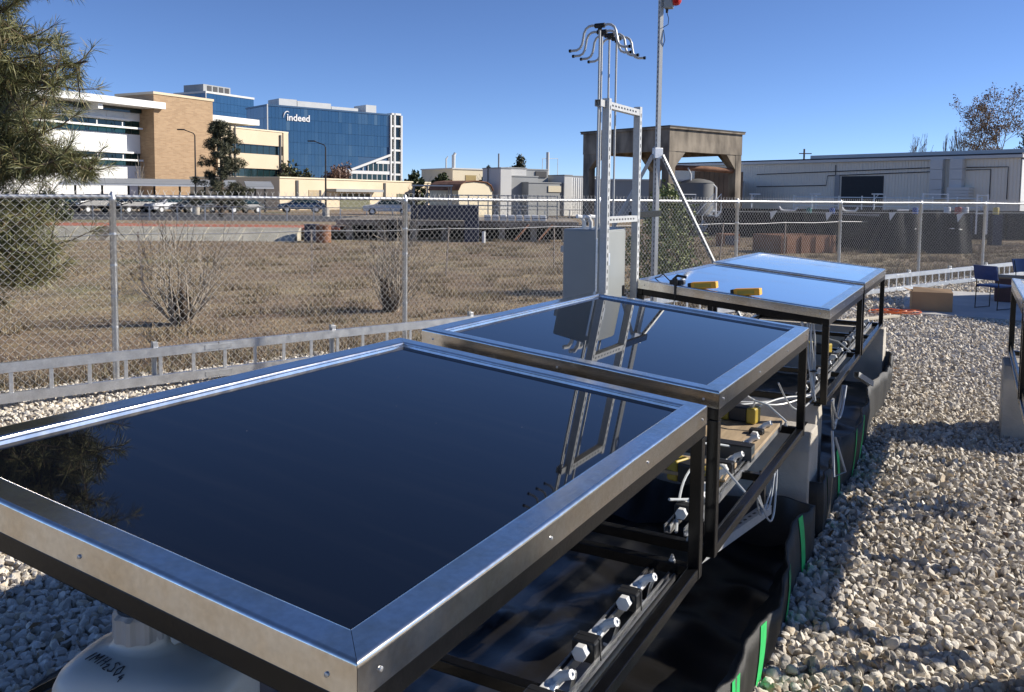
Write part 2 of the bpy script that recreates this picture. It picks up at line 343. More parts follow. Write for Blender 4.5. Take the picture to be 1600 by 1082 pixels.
# dry grass beyond the fence
def blades(n, hmin, hmax, rng, w=.0032, keep=None):
    s = ng.uniform(rng[0], rng[1], n); o = rng[2]+(rng[3]-rng[2])*ng.uniform(0, 1, n)**1.35
    P = np.c_[FO2+s[:, None]*fd2+o[:, None]*fn2, np.zeros(n)]
    k = in_frame(P, 200); P = P[k]; n = len(P); h = ng.uniform(hmin, hmax, n)*(.6+.8*ng.uniform(size=n)**3)
    a = ng.uniform(0, 6.283, n); dx = np.c_[np.cos(a), np.sin(a), 0*a]*w*(1+np.linalg.norm(P, axis=1)/18)[:, None]; ln = ng.normal(size=(n, 3))*.45*h[:, None]; ln[:, 2] = h
    V = np.stack([P-dx, P+dx, P+ln], 1).reshape(-1, 3); return V, np.arange(3*n).reshape(-1, 3)
g1 = blades(300000, .015, .06, (-12, 40, .1, 25)); g2 = blades(15000, .10, .34, (9, 34, .15, 1.6)); g3 = blades(6000, .05, .2, (-9, 10, .1, .5)); g4 = []
for _ in range(420):
    cs_, co_ = ng.uniform(-8, 34), .3+18*ng.uniform()**1.4; rr4 = ng.uniform(.08, .5); g4.append(blades(int(220*rr4/.3), .05, .17, (cs_-rr4, cs_+rr4, co_-rr4*.7, co_+rr4*.7)))
gs = [g1, g2, g3]+g4; Vg = np.concatenate([g[0] for g in gs]); Fg = np.arange(len(Vg)).reshape(-1, 3)
tag(np_obj('grass', Vg, Fg, grassm, kind='stuff'), 'dry brown winter grass in the field beyond the chain link fence', 'grass')

# ------------------------------------------------------------------ chain link fence
fence = thing('chain_link_fence', 'galvanised chain link fence with round posts and top rail behind the tables', 'fence')
N0, N1 = -2, 10
pm = MB().lathe([(.030, 0), (.030, 1.77), (.034, 1.775), (.034, 1.80), (.022, 1.845), (.010, 1.865)], n=14).mesh('post', galv, True)
band = MB()
for z in (.25, .55, .85, 1.15, 1.45): band.tube([(0, 0, z), (0, 0, z+.018)], .0335, 14)
bandm = band.mesh('tension_band', galv, True)
for n in range(N0, N1+1):
    p = inst('post', pm, fence, fpt(n*FS)); inst('tension_band', bandm, p)
for n in range(N0, N1):
    sag = .006
    MB().tube([fpt(n*FS, 0, 1.815), fpt((n+.5)*FS, 0, 1.812+sag*rnd.uniform(-1, 1)), fpt((n+1)*FS, 0, 1.815)], .021, 10).build('top_rail', galv, fence, True)
# mesh: each wire is a flat zigzag hooked into its neighbours; one bay of wire shared by all bays
wire = mat('fence_wire', (.56, .555, .535), .4, .25, .1, 20)
w_, s_ = FS/88, .039; nz = 46; wv, wf = [], []; r_ = .0023
tri = np.array([[r_, 0], [-r_*.5, r_*.87], [-r_*.5, -r_*.87]])
for j in range(88):
    pts = []
    for i in range(nz+1):
        right = (i+j) % 2 == 0
        pts.append((j*w_+(w_+.003 if right else -.003), .004 if right else -.004, .04+i*s_))
    pts = np.array(pts); o = len(wv)
    for p in pts:
        for a, b in tri: wv.append((p[0], p[1]+a, p[2]+b))
    for i in range(nz):
        for k in range(3): wf.append((o+i*3+k, o+i*3+(k+1) % 3, o+i*3+3+(k+1) % 3, o+i*3+3+k))
    # twisted tips standing above the rail
    top = pts[-1]; o = len(wv); q = [(top[0], top[1], top[2]), (top[0]+rnd.uniform(-.012, .012), top[1], top[2]+.02), (top[0]+(w_*.5 if (nz+j) % 2 == 0 else -w_*.5), top[1], top[2]+.046)]
    for p in q:
        for a, b in tri: wv.append((p[0]+b, p[1]+a, p[2]))
    for i in range(2):
        for k in range(3): wf.append((o+i*3+k, o+i*3+(k+1) % 3, o+i*3+3+(k+1) % 3, o+i*3+3+k))
wme = np_mesh('wire_mesh', wv, wf, wire)
for n in range(N0, N1):
    o = inst('wire_mesh', wme, fence, fpt(n*FS, -.026), (0, 0, FH)); o['kind'] = 'stuff'
tie = MB().tube([(0, -.03, -.03), (0, -.028, 0), (0, 0, .026), (0, .026, 0), (0, .0, -.026), (.004, -.03, -.012)], .002, 4).mesh('tie_wire', galv)
for n in range(N0, 7):
    for k in range(1, 5): inst('tie_wire', tie, fence, fpt((n+k/5+rnd.uniform(-.03, .03))*FS, 0, 1.815), (0, 0, FH))

# ------------------------------------------------------------------ ladder cable tray along the fence
tray = thing('ladder_tray', 'aluminium ladder cable tray standing on edge along the foot of the fence', 'cable tray', fpt(-6, -.57), FH)
TL, TB, TH = 34.0, .07, .345
def chan(z0, z1, x0, x1):
    m = MB(); m.mm((x0, -.003, z0), (x1, .003, z1)); m.mm((x0, .003, z1-.006), (x1, .04, z1)); m.mm((x0, .003, z0), (x1, .04, z0+.006)); return m
for i in range(10):
    x0, x1 = i*3.4, i*3.4+3.392
    chan(TB, TB+.085, x0, x1).build('side_rail', alum2, tray); chan(TB+TH-.085, TB+TH, x0, x1).build('side_rail', alum2, tray)
    MB().mm((x1-.13, -.008, TB+.02), (x1+.13, -.0035, TB+.065)).mm((x1-.13, -.008, TB+TH-.065), (x1+.13, -.0035, TB+TH-.02)).build('splice_plate', galv, tray)
rm = MB().box((0, .012, 0), (.032, .016, TH-.17)).mesh('rung', alum2, bevel=.003)
for i in range(int(TL/.305)): inst('rung', rm, tray, (.15+i*.305, 0, TB+TH/2))
pm2 = MB(); pm2.mm((-.02, .045, 0), (.02, .048, .47)).mm((-.02, .045, 0), (-.017, .085, .47)).mm((.017, .045, 0), (.02, .085, .47)); ps = pm2.mesh('tray_post', strutm)
for i in range(18): inst('tray_post', ps, tray, (.72+i*1.83, 0, 0))
clip = MB().box((0, 0, 0), (.045, .012, .05)).mesh('hold_down_clip', galv, bevel=.003)
for i in range(18): inst('hold_down_clip', clip, tray, (.72+i*1.83, .02, TB+TH+.022))
# ------------------------------------------------------------------ tables with tilted panels
TW, TLn, Z0, SL, SX = 1.825, 1.2536, 1.190, .0929, -.0075
PROF = [(0, -.062), (0, -.0095), (0, -.008), (.0012, -.0035), (.0038, -.0010), (.008, 0), (.0095, 0), (.059, 0), (.060, 0), (.064, -.0015), (.0655, -.004), (.0665, -.008), (.071, -.0095), (.0735, -.019)]
def top(x, y, h=0): return (x, y, Z0+SL*y+SX*x+h)
def rail_mesh(a, b):
    """mitred sheet-metal rail from corner a to b (corners of the outer rectangle, counter-clockwise)"""
    a, b = Vector(a), Vector(b); d = (b-a).normalized(); n = Vector((-d.y, d.x)); m = MB(); vs = []
    N = 9; Ln = (b-a).length
    for k in range(N):
        for off, h in PROF:
            s = off+.0006+(Ln-2*off-.0012)*k/(N-1); p = a+d*s+n*off; vs.append(top(p.x, p.y, h+(.0006*math.sin(k*1.7+a.x*5) if 0 < k < N-1 else 0)))
    K = len(PROF); fs = [(k*K+i, (k+1)*K+i, (k+1)*K+i+1, k*K+i+1) for k in range(N-1) for i in range(K-1)]
    return m.add(vs, fs)
screw = MB().lathe([(.0045, 0), (.004, .002), (.0015, .0028)], n=8).mesh('screw', galv, True)
def panel_table(u0, v0, label, group, glass=True, L=TLn):
    t = thing('panel_table', label, 'table', Wp(u0, v0), HEAD, group)
    W = TW
    cs = [(0, 0), (W, 0), (W, L), (0, L)]
    for i in range(4):
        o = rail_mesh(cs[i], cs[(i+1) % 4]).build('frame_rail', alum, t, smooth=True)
        a, b = Vector(cs[i]), Vector(cs[(i+1) % 4]); n = Vector((b.y-a.y, -(b.x-a.x))).normalized()
        for f in ((.045, .5, .955) if i % 2 else (.03, .35, .68, .97)):
            p = a.lerp(b, f)+n*.0005; inst('screw', screw, o, top(p.x, p.y, -.036+rnd.uniform(-.004, .004)), (R(90), 0, math.atan2(n.y, n.x)+R(90)))
    if glass:
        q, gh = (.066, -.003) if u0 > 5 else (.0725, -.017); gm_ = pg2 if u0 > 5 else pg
        MB().add([top(q, q, gh), top(W-q, q, gh), top(W-q, L-q, gh), top(q, L-q, gh), top(q, q, -.034), top(W-q, q, -.034), top(W-q, L-q, -.034), top(q, L-q, -.034)],
                 [(0, 1, 2, 3), (7, 6, 5, 4), (0, 4, 5, 1), (1, 5, 6, 2), (2, 6, 7, 3), (3, 7, 4, 0)]).build('absorber_panel', gm_, t)
        MB().add([top(.02, .02, -.05), top(W-.02, .02, -.05), top(W-.02, L-.02, -.05), top(.02, L-.02, -.05), top(.02, .02, -.06), top(W-.02, .02, -.06), top(W-.02, L-.02, -.06), top(.02, L-.02, -.06)],
                 [(0, 1, 2, 3), (7, 6, 5, 4), (0, 4, 5, 1), (1, 5, 6, 2), (2, 6, 7, 3), (3, 7, 4, 0)]).build('backing_sheet', blacksteel, t)
    i0 = .022; tb = .04
    ends = [((i0, i0), (W-i0, i0)), ((W-i0, i0), (W-i0, L-i0)), ((W-i0, L-i0), (i0, L-i0)), ((i0, L-i0), (i0, i0))]
    for k, (a, b) in enumerate(ends):
        d = (Vector(b)-Vector(a)).normalized()*(.0215 if k % 2 else -.0205); A = Vector(a)+d; B = Vector(b)-d
        MB().bar(top(A.x, A.y, -.084), top(B.x, B.y, -.084), tb, .042).build('support_tube', blacksteel, t, bevel=.003)
    for x in (i0, W-i0):
        for y in (i0, L-i0):
            zt = top(x, y, -.106)[2]
            MB().mm((x-tb/2, y-tb/2, .59), (x+tb/2, y+tb/2, zt)).build('leg', blacksteel, t, bevel=.003)
    for k, (a, b) in enumerate(ends):
        d = (Vector(b)-Vector(a)).normalized()*.0205; A = Vector(a)+d; B = Vector(b)-d
        if L < 1 and k == 0: continue
        MB().bar((A.x, A.y, .611), (B.x, B.y, .611), .036, .038).build('lower_rail', blacksteel, t, bevel=.003)
    MB().bar((W*.5, i0+.02, .613), (W*.5, L-i0-.02, .613), .036, .034).build('cross_bar', blacksteel, t, bevel=.003)
    if L < 1: MB().mm((.05, L-.03, .6305), (W-.05, L-.014, .685)).build('shadow_board', blacksteel, t)  # board added to widen the rail's shadow strip on the aisle gravel
    bolt = MB().lathe([(.012, 0), (.012, .004), (.008, .0045), (.008, .014), (.004, .0145), (.004, .022)], n=6).mesh('bolt', galv, True)
    for x in (i0, W-i0):
        for y in (.10, L-.10): inst('bolt', bolt, t, (x, y, .631))
    return t
U_ = (.927, 2.905, 5.48, 7.405); V0 = .749
LT = ('nearest metal framed table with black glass panel filling the foreground',
      'second panel table from the camera, its dark glass mirroring the grey cabinet',
      'third panel table with two yellow meters lying on its near rim',
      'farthest of the four panel tables, its glass mirroring pale blue sky')
for u, l in zip(U_, LT): panel_table(u, V0, l, 'panel tables in a row')
# row on the right hand side of the aisle: frames without glass
RT = ('narrow black legged table at the right edge of the picture on a concrete block', 'narrow table right of the aisle, nearer to the camera than its twin')
for u, l in zip((6.30, 4.35), RT): panel_table(u, -.90, l, 'narrow tables right of the aisle', L=.60)

# ------------------------------------------------------------------ concrete blocks under the tables
def block(u, v, ln, wd, label, h=.588, grp='concrete support blocks'):
    prof = [(-wd/2, 0), (wd/2, 0), (wd/2, h-.10), (wd/2-.055, h), (-wd/2+.055, h), (-wd/2, h-.10)]
    m = MB().prism([(x, 0, z) for x, z in prof], (0, ln, 0))
    return tag(m.build('concrete_block', concrete, None, bevel=.008, loc=Wp(u, v), rz=HEAD), label, 'block', grp)
block(.99, .80, 1.15, .26, 'concrete block under the near end of the nearest table')
block(4.90, .725, 1.27, .30, 'tall chamfered concrete block beside the far leg of the second table')
block(5.56, .80, 1.15, .26, 'concrete block under the near end of the third table')
block(9.18, .725, 1.27, .30, 'concrete block at the far end of the farthest table')
block(7.80, -1.0, .74, .52, 'rounded concrete block under the table frame at the right edge', grp='blocks right of the aisle')
block(3.25, -1.0, .74, .95, 'concrete block right of the aisle, under the nearer narrow table', grp='blocks right of the aisle')

# ------------------------------------------------------------------ black containment trays
def containment(name, u0, u1, label, lift=.27, seed=1, n=90, stripes=()):
    r = random.Random(seed); t = thing('containment_tray', label, 'liner', Wp((u0+u1)/2, 1.6), HEAD, 'black containment trays')
    cu = (u0+u1)/2; hl = (u1-u0)/2
    # floor, crumpled
    nx, ny = 70, 44; ph = [r.uniform(0, 6.28) for _ in range(8)]; V = []; Fc = []
    def hgt(x, y):
        a = .03*(1-abs(math.sin(3.1*x+1.7*y+ph[0]+.8*math.sin(3*y))))**3+.018*abs(math.sin(2.1*x+1.7*y+ph[4]))+.022*abs(math.sin(5.3*x-4.1*y+ph[1]+1.5*math.sin(2*y)))**2+.016*abs(math.sin(9*y+2.3*x+ph[2]))**3+.012*abs(math.sin(14*x-6*y+ph[3]))**4
        return .012+a
    for j in range(ny+1):
        for i in range(nx+1):
            x = -hl+2*hl*i/nx; y = -.93+1.86*j/ny; V.append((x, y, hgt(x, y)))
    Fc = [(j*(nx+1)+i, j*(nx+1)+i+1, (j+1)*(nx+1)+i+1, (j+1)*(nx+1)+i) for j in range(ny) for i in range(nx)]
    np_obj('liner_floor', V, Fc, liner, t, True)
    # wall: rounded rectangle path, wavy, hung between stakes
    path = []; per = []
    def seg(a, b, k):
        for i in range(k): f = i/k; path.append((a[0]+(b[0]-a[0])*f, a[1]+(b[1]-a[1])*f))
    c = [(-hl, -.945), (hl, -.945), (hl, .95), (-hl, .95)]
    kk = (n, int(n*.6), n, int(n*.6))
    for i in range(4): seg(c[i], c[(i+1) % 4], kk[i])
    cnt = len(path); vs = []; q = [r.uniform(0, 6.28) for _ in range(6)]; info = []
    for i, (x, y) in enumerate(path):
        s = i/n*2*hl
        wob = .035*math.sin(s*2.9+q[0])+.035*(abs(math.sin(s*3.1+q[1]))-.5)+.007*math.sin(s*19+q[2])+.004*math.sin(s*37+q[5])
        dip = abs(math.sin(s*1.75+q[3]))**.6
        hh = lift*(.76+.28*dip)+.012*math.sin(s*11+q[4])
        ox, oy = (0, -1) if i < kk[0] else ((1, 0) if i < kk[0]+kk[1] else ((0, 1) if i < sum(kk[:3]) else (-1, 0)))
        cx = min(1, min(abs(abs(x)-hl), 1)*6) if oy else min(1, abs(abs(y)-.945)*6)
        wob *= .3+.7*cx
        ring = []
        for f, o2 in ((0, .0), (.25, .004), (.5, .006), (.75, .005), (1, 0)):
            lean = wob*(.35+.65*f)
            ring.append((x+ox*(lean+o2), y+oy*(lean+o2), .004+hh*f))
        ring.append((ring[-1][0]-ox*.012, ring[-1][1]-oy*.012, ring[-1][2]-.001)); ring.append((ring[-1][0], ring[-1][1], ring[-1][2]-.05))
        vs += ring; info.append(ring)
    K = 7; fs = [(i*K+k, ((i+1) % cnt)*K+k, ((i+1) % cnt)*K+k+1, i*K+k+1) for i in range(cnt) for k in range(K-1)]
    np_obj('liner_wall', vs, fs, fabric, t, True)
    # inner face of the wall
    vi = []; 
    for i in range(cnt):
        x, y = path[i]; ox, oy = (0, -1) if i < kk[0] else ((1, 0) if i < kk[0]+kk[1] else ((0, 1) if i < sum(kk[:3]) else (-1, 0)))
        a = info[i][6]; vi += [(a[0], a[1], a[2]+.049), (x-ox*.05, y-oy*.05, .10), (x-ox*.14, y-oy*.14, .015)]
    np_obj('liner_inner_wall', vi, [(i*3+k, ((i+1) % cnt)*3+k, ((i+1) % cnt)*3+k+1, i*3+k+1) for i in range(cnt) for k in range(2)], liner, t, True)
    for f, w in stripes:                # green bands woven into the fabric
        i0 = int(f*kk[0]); m = MB(); k2 = max(1, int(round(w/(2*hl/n))))
        A = info[i0]; B = info[i0+k2]; vv = []
        for k in range(5): vv += [(A[k][0], A[k][1]-.004, A[k][2]+.0), (B[k][0], B[k][1]-.004, B[k][2])]
        m.add(vv, [(2*k, 2*k+1, 2*k+3, 2*k+2) for k in range(4)]).build('green_band', greenstripe, t)
    st = MB().box((0, 0, .16), (.02, .02, .32)).mesh('stake', blackplastic)
    return t
containment('a', .35, 4.55, 'black liner tray with green banded wall under the two nearest tables', .27, 5, 100, ((.56, .07), (.665, .08), (.80, .10), (.93, .08)))
containment('b', 4.80, 9.35, 'black liner tray with green banded wall under the two far tables', .33, 9, 100, ((.03, .06), (.155, .08), (.25, .08), (.34, .07)))

# ------------------------------------------------------------------ gear under the tables
def strut(p, q, w=.041, name='strut', parent=None, face=(0, 0, 1), m=None, slots=True, depth=None):
    """slotted U channel from p to q, slotted web on the side of 'face'"""
    p, q = Vector(p), Vector(q); d = (q-p).normalized(); fz = Vector(face); fz = (fz-d*fz.dot(d)).normalized(); sdv = d.cross(fz); L = (q-p).length; dp = depth or w
    mb = MB(); mb.bar(p+fz*(dp/2-.0015), q+fz*(dp/2-.0015), w, .003, fz)
    for s in (-1, 1):
        mb.bar(p+sdv*s*(w/2-.0015)-fz*.0015, q+sdv*s*(w/2-.0015)-fz*.0015, .003, dp-.003, fz)
        mb.bar(p+sdv*s*(w/2-.0075)-fz*(dp/2-.0015), q+sdv*s*(w/2-.0075)-fz*(dp/2-.0015), .009, .003, fz)
    o = mb.build(name, m or strutm, parent)
    if slots:
        n = int(L/.0508); sm = MB()
        k = 8
        for i in range(n):
            c = p+d*(.0254+i*.0508)+fz*(dp/2+.0004); vs = []
            for j in range(k):
                a = 2*math.pi*j/k; vs.append(c+d*(math.cos(a)*.0065+(.0075 if math.cos(a) > 0 else -.0075))+sdv*math.sin(a)*.0068)
            sm.add(vs, [tuple(range(k))])
        if n: sm.build('slots', blackplastic, o)
    return o
def manifold(u0, u1, v, z, label, seed):
    r = random.Random(seed); t = thing('tube_manifold', label, 'manifold', Wp(u0, v, z), HEAD, 'fluid manifolds along the aisle side')
    L = u1-u0
    for y in (0, .075):
        m = MB().mm((0, y-.0125, 0), (L, y+.0125, .004)).mm((0, y-.0125, .004), (L, y-.0095, .028)).mm((0, y+.0095, .004), (L, y+.0125, .028)).mm((0, y-.0125, .028), (L, y-.006, .031)).mm((0, y+.006, .028), (L, y+.0125, .031))
        m.build('profile_rail', alum2, t)
    k = 0; x = .12
    while x < L-.12:
        c = MB().box((x, .045, .05), (.055, .07, .06)).build('clamp', blackplastic, t, bevel=.006)
        MB().tube([(x+.004, .005, .02), (x+.004, .01, .078), (x+.004, .075, .08), (x+.004, .09, .02)], .0022, 5).build('cable_tie', blackplastic, c)
        MB().tube([(x-.055, .045, .055), (x-.03, .045, .055)], .023, 6).build('fitting_nut', plastic, t, bevel=.002)
        MB().tube([(x+.03, .045, .055), (x+.055, .045, .055)], .023, 6).build('fitting_nut', plastic, t, bevel=.002)
        MB().tube([(x+.055, .045, .055), (x+.085, .045, .057), (x+.13, .045, .055)], .018, 8).tube([(x+.085, .045, .055), (x+.085, .02, .085), (x+.08, -.01, .1)], .013, 8).build('tee_fitting', plastic, t, True)
        e = (x+.08, -.01, .1); pts = [Vector(e), Vector((x+.12, .0, .085)), Vector((x+.18+r.uniform(-.03, .05), .03, .03)), Vector((x+.22, .06, -.06)), Vector((x+.30, .12, -.10))]
        cr = []
        for i in range(len(pts)-1):
            for s in range(4): cr.append(pts[i].lerp(pts[i+1], s/4))
        for _ in range(2): cr = [cr[0]]+[(cr[i-1]+cr[i]*2+cr[i+1])/4 for i in range(1, len(cr)-1)]+[cr[-1]]
        MB().tube(cr, .0055, 6).build('tube', tubing, t, True)
        x += .30+r.uniform(-.03, .04)
    return t
manifold(1.05, 2.70, .84, .572, 'row of white fittings on rails beside the nearest table', 1)
manifold(3.00, 4.70, .88, .61, 'row of clamped fittings on rails beside the second table', 2)
manifold(5.55, 7.25, .86, .60, 'row of white fittings on rails beside the third table', 3)
manifold(7.45, 9.15, .86, .60, 'row of fittings on rails beside the farthest table', 4)
def long_strut(a, b, label):
    o = strut(a, b, .041, 'support_strut', None, (0, 0, 1)); tag(o, label, 'strut', 'zinc struts under the tables')
long_strut(Wp(3.25, .92, .42), Wp(3.97, .785, .42), 'zinc strut hanging below the second table beside the liner wall')
long_strut(Wp(6.75, .72, .56), Wp(7.25, .66, .40), 'zinc strut below the third table beside the liner wall')
for k, (u0, u1) in enumerate(((.88, 5.02), (5.44, 9.30))):
    for v in (.80, 1.97): tag(MB().mm((0, -.02, .5885), (u1-u0, .02, .5895)).build('base_plate_strip', blacksteel, None, loc=Wp(u0, v), rz=HEAD), ['aisle side', 'fence side'][v > 1]+' steel strip under the '+['two nearest', 'two far'][k]+' tables', 'strip', 'steel strips on the blocks')
bk = thing('strut_bracket', 'black slotted bracket hanging below the second table beside the block', 'bracket', Wp(3.97, .80, .40), HEAD); MB().mm((-.02, -.003, 0), (.02, .003, .19)).mm((-.02, .003, 0), (-.016, .03, .19)).mm((.016, .003, 0), (.02, .03, .19)).build('channel', blackplastic, bk)
# pumps with black middles and yellow ends
def pump(u, v, z, rz, label, sc=1):
    t = thing('pump', label, 'pump', Wp(u, v, z), HEAD+rz, 'yellow and black pumps')
    MB().box((0, 0, .05*sc), (.115*sc, .095*sc, .094*sc)).build('body', blackplastic, t, bevel=.008)
    for s in (-1, 1): MB().box((s*.088*sc, 0, .05*sc), (.06*sc, .104*sc, .102*sc)).build('end_cap', yellow, t, bevel=.012, seg=3)
    MB().tube([(-.09*sc, .02, .10*sc), (-.11*sc, .03, .15*sc), (-.2*sc, .05, .14*sc), (-.32*sc, .06, .06*sc)], .006, 6).build('hose', tubing, t, True)
    MB().box((.02, -.0485*sc, .06*sc), (.05*sc, .002, .03*sc)).build('rating_plate', plastic, t)
pump(4.55, 1.06, .668, R(82), 'yellow ended pump on the plywood board under the second table', .85)
pump(3.62, 1.04, .60, R(70), 'yellow ended pump behind the rails midway under the second table', .95)
pump(7.10, 1.05, .632, R(80), 'yellow ended pump under the third table', .85)
pl = tag(MB().mm((3.95-4.3, -.34, 0), (.42, .34, .018)).build('plywood_board', plywood, None, bevel=.002, loc=Wp(4.3, 1.2, .648), rz=HEAD), 'pale plywood board lying under the second table', 'board')
pl2 = tag(MB().mm((-.13, -.30, 0), (.13, .30, .016)).build('plywood_board', plywood, None, bevel=.002, loc=Wp(3.72, 1.2, .632), rz=HEAD+.05), 'narrow plywood strip under the second table beside the pump', 'board')
gt = thing('junction_box', 'flat dark grey control box under the second table', 'box', Wp(3.98, 1.06, .632), HEAD)
MB().box((0, 0, .035), (.07, .40, .07)).build('body', mat('slate_plastic', (.05, .06, .065), .45), gt, bevel=.004); MB().box((-.004, 0, .0735), (.072, .402, .006)).build('lid', blackplastic, gt, bevel=.002)
bt = thing('bottle', 'small white capped bottle standing beside the pump', 'bottle', Wp(4.47, 1.17, .667), HEAD)
MB().lathe([(.016, 0), (.017, .004), (.017, .05), (.010, .06), (.010, .066)], n=12).build('flask', blackplastic, bt, True); MB().lathe([(.0135, .064), (.0135, .105), (.009, .109), (.006, .122)], n=12).build('cap', plastic, bt, True)
# bundles of clear tubing
def hang(a, b, sag, n=14, wob=0, seed=0):
    r = random.Random(seed); a, b = Vector(a), Vector(b); o = Vector((r.uniform(-1, 1), r.uniform(-1, 1), 0))*wob
    return [a.lerp(b, i/n)-Vector((0, 0, sag*math.sin(math.pi*i/n)))+o*math.sin(math.pi*i/n) for i in range(n+1)]
def bundle(label, lines, r=.0055, tie_at=None):
    t = thing('tubing_bundle', label, 'tubing', lines[0][0], 0, 'clear tubing bundles'); o = Vector(lines[0][0])
    for l in lines: MB().tube([Vector(p)-o for p in l], r, 6).build('tube', tubing, t, True)
    for p in tie_at or []: MB().tube([Vector(p)-o-Vector((0, 0, .003)), Vector(p)-o+Vector((0, 0, .003))], .024, 8).build('cable_tie', blackplastic, t)
def jit(p, k): return Vector(p)+Vector((rnd.uniform(-k, k), rnd.uniform(-k, k), rnd.uniform(-k, k)))
bundle('clear tubes hanging between the first and second tables', [hang(jit(Wp(2.835, .79, 1.10), .008), jit(Wp(2.83, .80, .66), .010), 0, 10, .012, i) for i in range(6)], tie_at=(Wp(2.83, .795, .92), Wp(2.83, .795, .75)))
bundle('clear tubes hanging from the near corner of the third table', [hang(jit(Wp(5.50, .83+.02*i, 1.10), .01), jit(Wp(5.44, .82, .62), .014), 0, 10, .02, i) for i in range(6)], tie_at=(Wp(5.46, .83, .80),))
bundle('clear tubes looping between the second and third tables', [hang(Wp(4.6, 1.2, .95), Wp(5.44, .83, .66), .14, 14, .05, 3), hang(Wp(4.75, 1.5, .75), Wp(5.44, .83, .65), .05, 14, .05, 4), hang(Wp(4.9, 1.1, .63), Wp(5.44, .84, .64), -.03, 14, .05, 5), hang(Wp(4.7, 1.3, .68), Wp(5.43, .84, .66), .02, 14, .03, 6), hang(Wp(5.0, .95, .80), Wp(5.46, .83, .62), .10, 12, .03, 7)])
bundle('clear tubes curving over the plywood board to the second table', [hang(Wp(3.02, 1.0, .84), Wp(4.0, .95, .68), -.04, 14, .06, 1), hang(Wp(3.0, .95, .74), Wp(3.75, .93, .60), .05, 14, .06, 2), hang(Wp(3.0, .92, .62), Wp(3.62, 1.0, .72), -.03, 12, .04, 8)])
bundle('knot of clear tubing hanging below the second table beside the liner', [hang(Wp(3.62+.02*i, .765, .60), Wp(3.95+.03*i, .755, .60), .12+.03*i, 14, .02, 20+i) for i in range(3)], r=.0045)
bundle('white tubing loop hanging beside the tall block under the third table', [hang(Wp(5.5+.03*i, .72, .62), Wp(6.0, .70+.01*i, .62), .16+.04*i, 16, .03, 30+i) for i in range(3)]+[[Wp(5.42, .70, .45), Wp(5.25, .66, .22), Wp(5.45, .62, .20), Wp(5.40, .68, .42)]], r=.008)
# liquid jug under the nearest table
jug = thing('jug', 'large translucent white jug with ribbed cap under the nearest table', 'jug', Wp(1.10, 1.392, .605), HEAD+R(20))
jug.scale = (1.08, 1.06, 1.05)
jm = mat('milky_plastic', (.55, .56, .52), .32, 0, .04, 4, spec=.5)
jm.node_tree.nodes['Principled BSDF'].inputs['Subsurface Weight'].default_value = .25; jm.node_tree.nodes['Principled BSDF'].inputs['Subsurface Radius'].default_value = (.03, .03, .025)
V = []; Fc = []; nk = 48
def sup(r1, r2, e):
    out = []
    for k in range(nk):
        a = 2*math.pi*k/nk; c, s = math.cos(a), math.sin(a); out.append((r1*math.copysign(abs(c)**e, c), r2*math.copysign(abs(s)**e, s)))
    return out
for z, f, e in ((0, .93, .5), (.012, 1, .5), (.255, 1, .5), (.285, .985, .52), (.305, .94, .56), (.322, .82, .64), (.332, .62, .8), (.337, .42, .95), (.343, .33, 1), (.352, .31, 1), (.375, .30, 1)):
    for x, y in sup(.115*f, .175*f, e): V.append((x, y, z))
rows = len(V)//nk
# neck sits off centre towards one end
for i in range(6*nk, len(V)):
    f = min(1, (i//nk-5)/3); V[i] = (V[i][0], V[i][1]+.03*f, V[i][2])
Fc = [(i*nk+k, i*nk+(k+1) % nk, (i+1)*nk+(k+1) % nk, (i+1)*nk+k) for i in range(rows-1) for k in range(nk)]
np_obj('container', V, Fc, jm, jug, True)
m = MB(); n2 = 40; prof = [(1.0, .360), (1.0, .405), (.92, .412), (.25, .414)]; vs = []
for j, (f, z) in enumerate(prof):
    for k in range(n2):
        a = 2*math.pi*k/n2; r = .047*f*(1+(.10 if k % 4 < 2 else 0)*(j < 2)); vs.append((r*math.cos(a), .03+r*math.sin(a), z))
m.add(vs, [(j*n2+k, j*n2+(k+1) % n2, (j+1)*n2+(k+1) % n2, (j+1)*n2+k) for j in range(3) for k in range(n2)]+[tuple(3*n2+k for k in range(n2))]).build('cap', mat('grey_cap', (.36, .36, .35), .45), jug, False)
MB().tube([(0, -.14, .30), (0, -.125, .355), (0, -.07, .375), (0, -.035, .355)], .012, 8).build('handle', jm, jug, True)
def text(body, size, m, parent, mtx, ext=.001, name='lettering', shear=0, bold=0, label=None):
    cu = bpy.data.curves.new(name, 'FONT'); cu.body = body; cu.size = size; cu.extrude = ext; cu.shear = shear; cu.offset = bold; cu.resolution_u = 4
    tmp = bpy.data.objects.new('tmp', cu); C.objects.link(tmp); bpy.context.view_layer.update()
    me = bpy.data.meshes.new_from_object(tmp.evaluated_get(bpy.context.evaluated_depsgraph_get())); bpy.data.objects.remove(tmp)
    me.materials.clear(); me.materials.append(m); o = bpy.data.objects.new(name, me); C.objects.link(o); o.parent = parent; o.matrix_local = mtx; return o
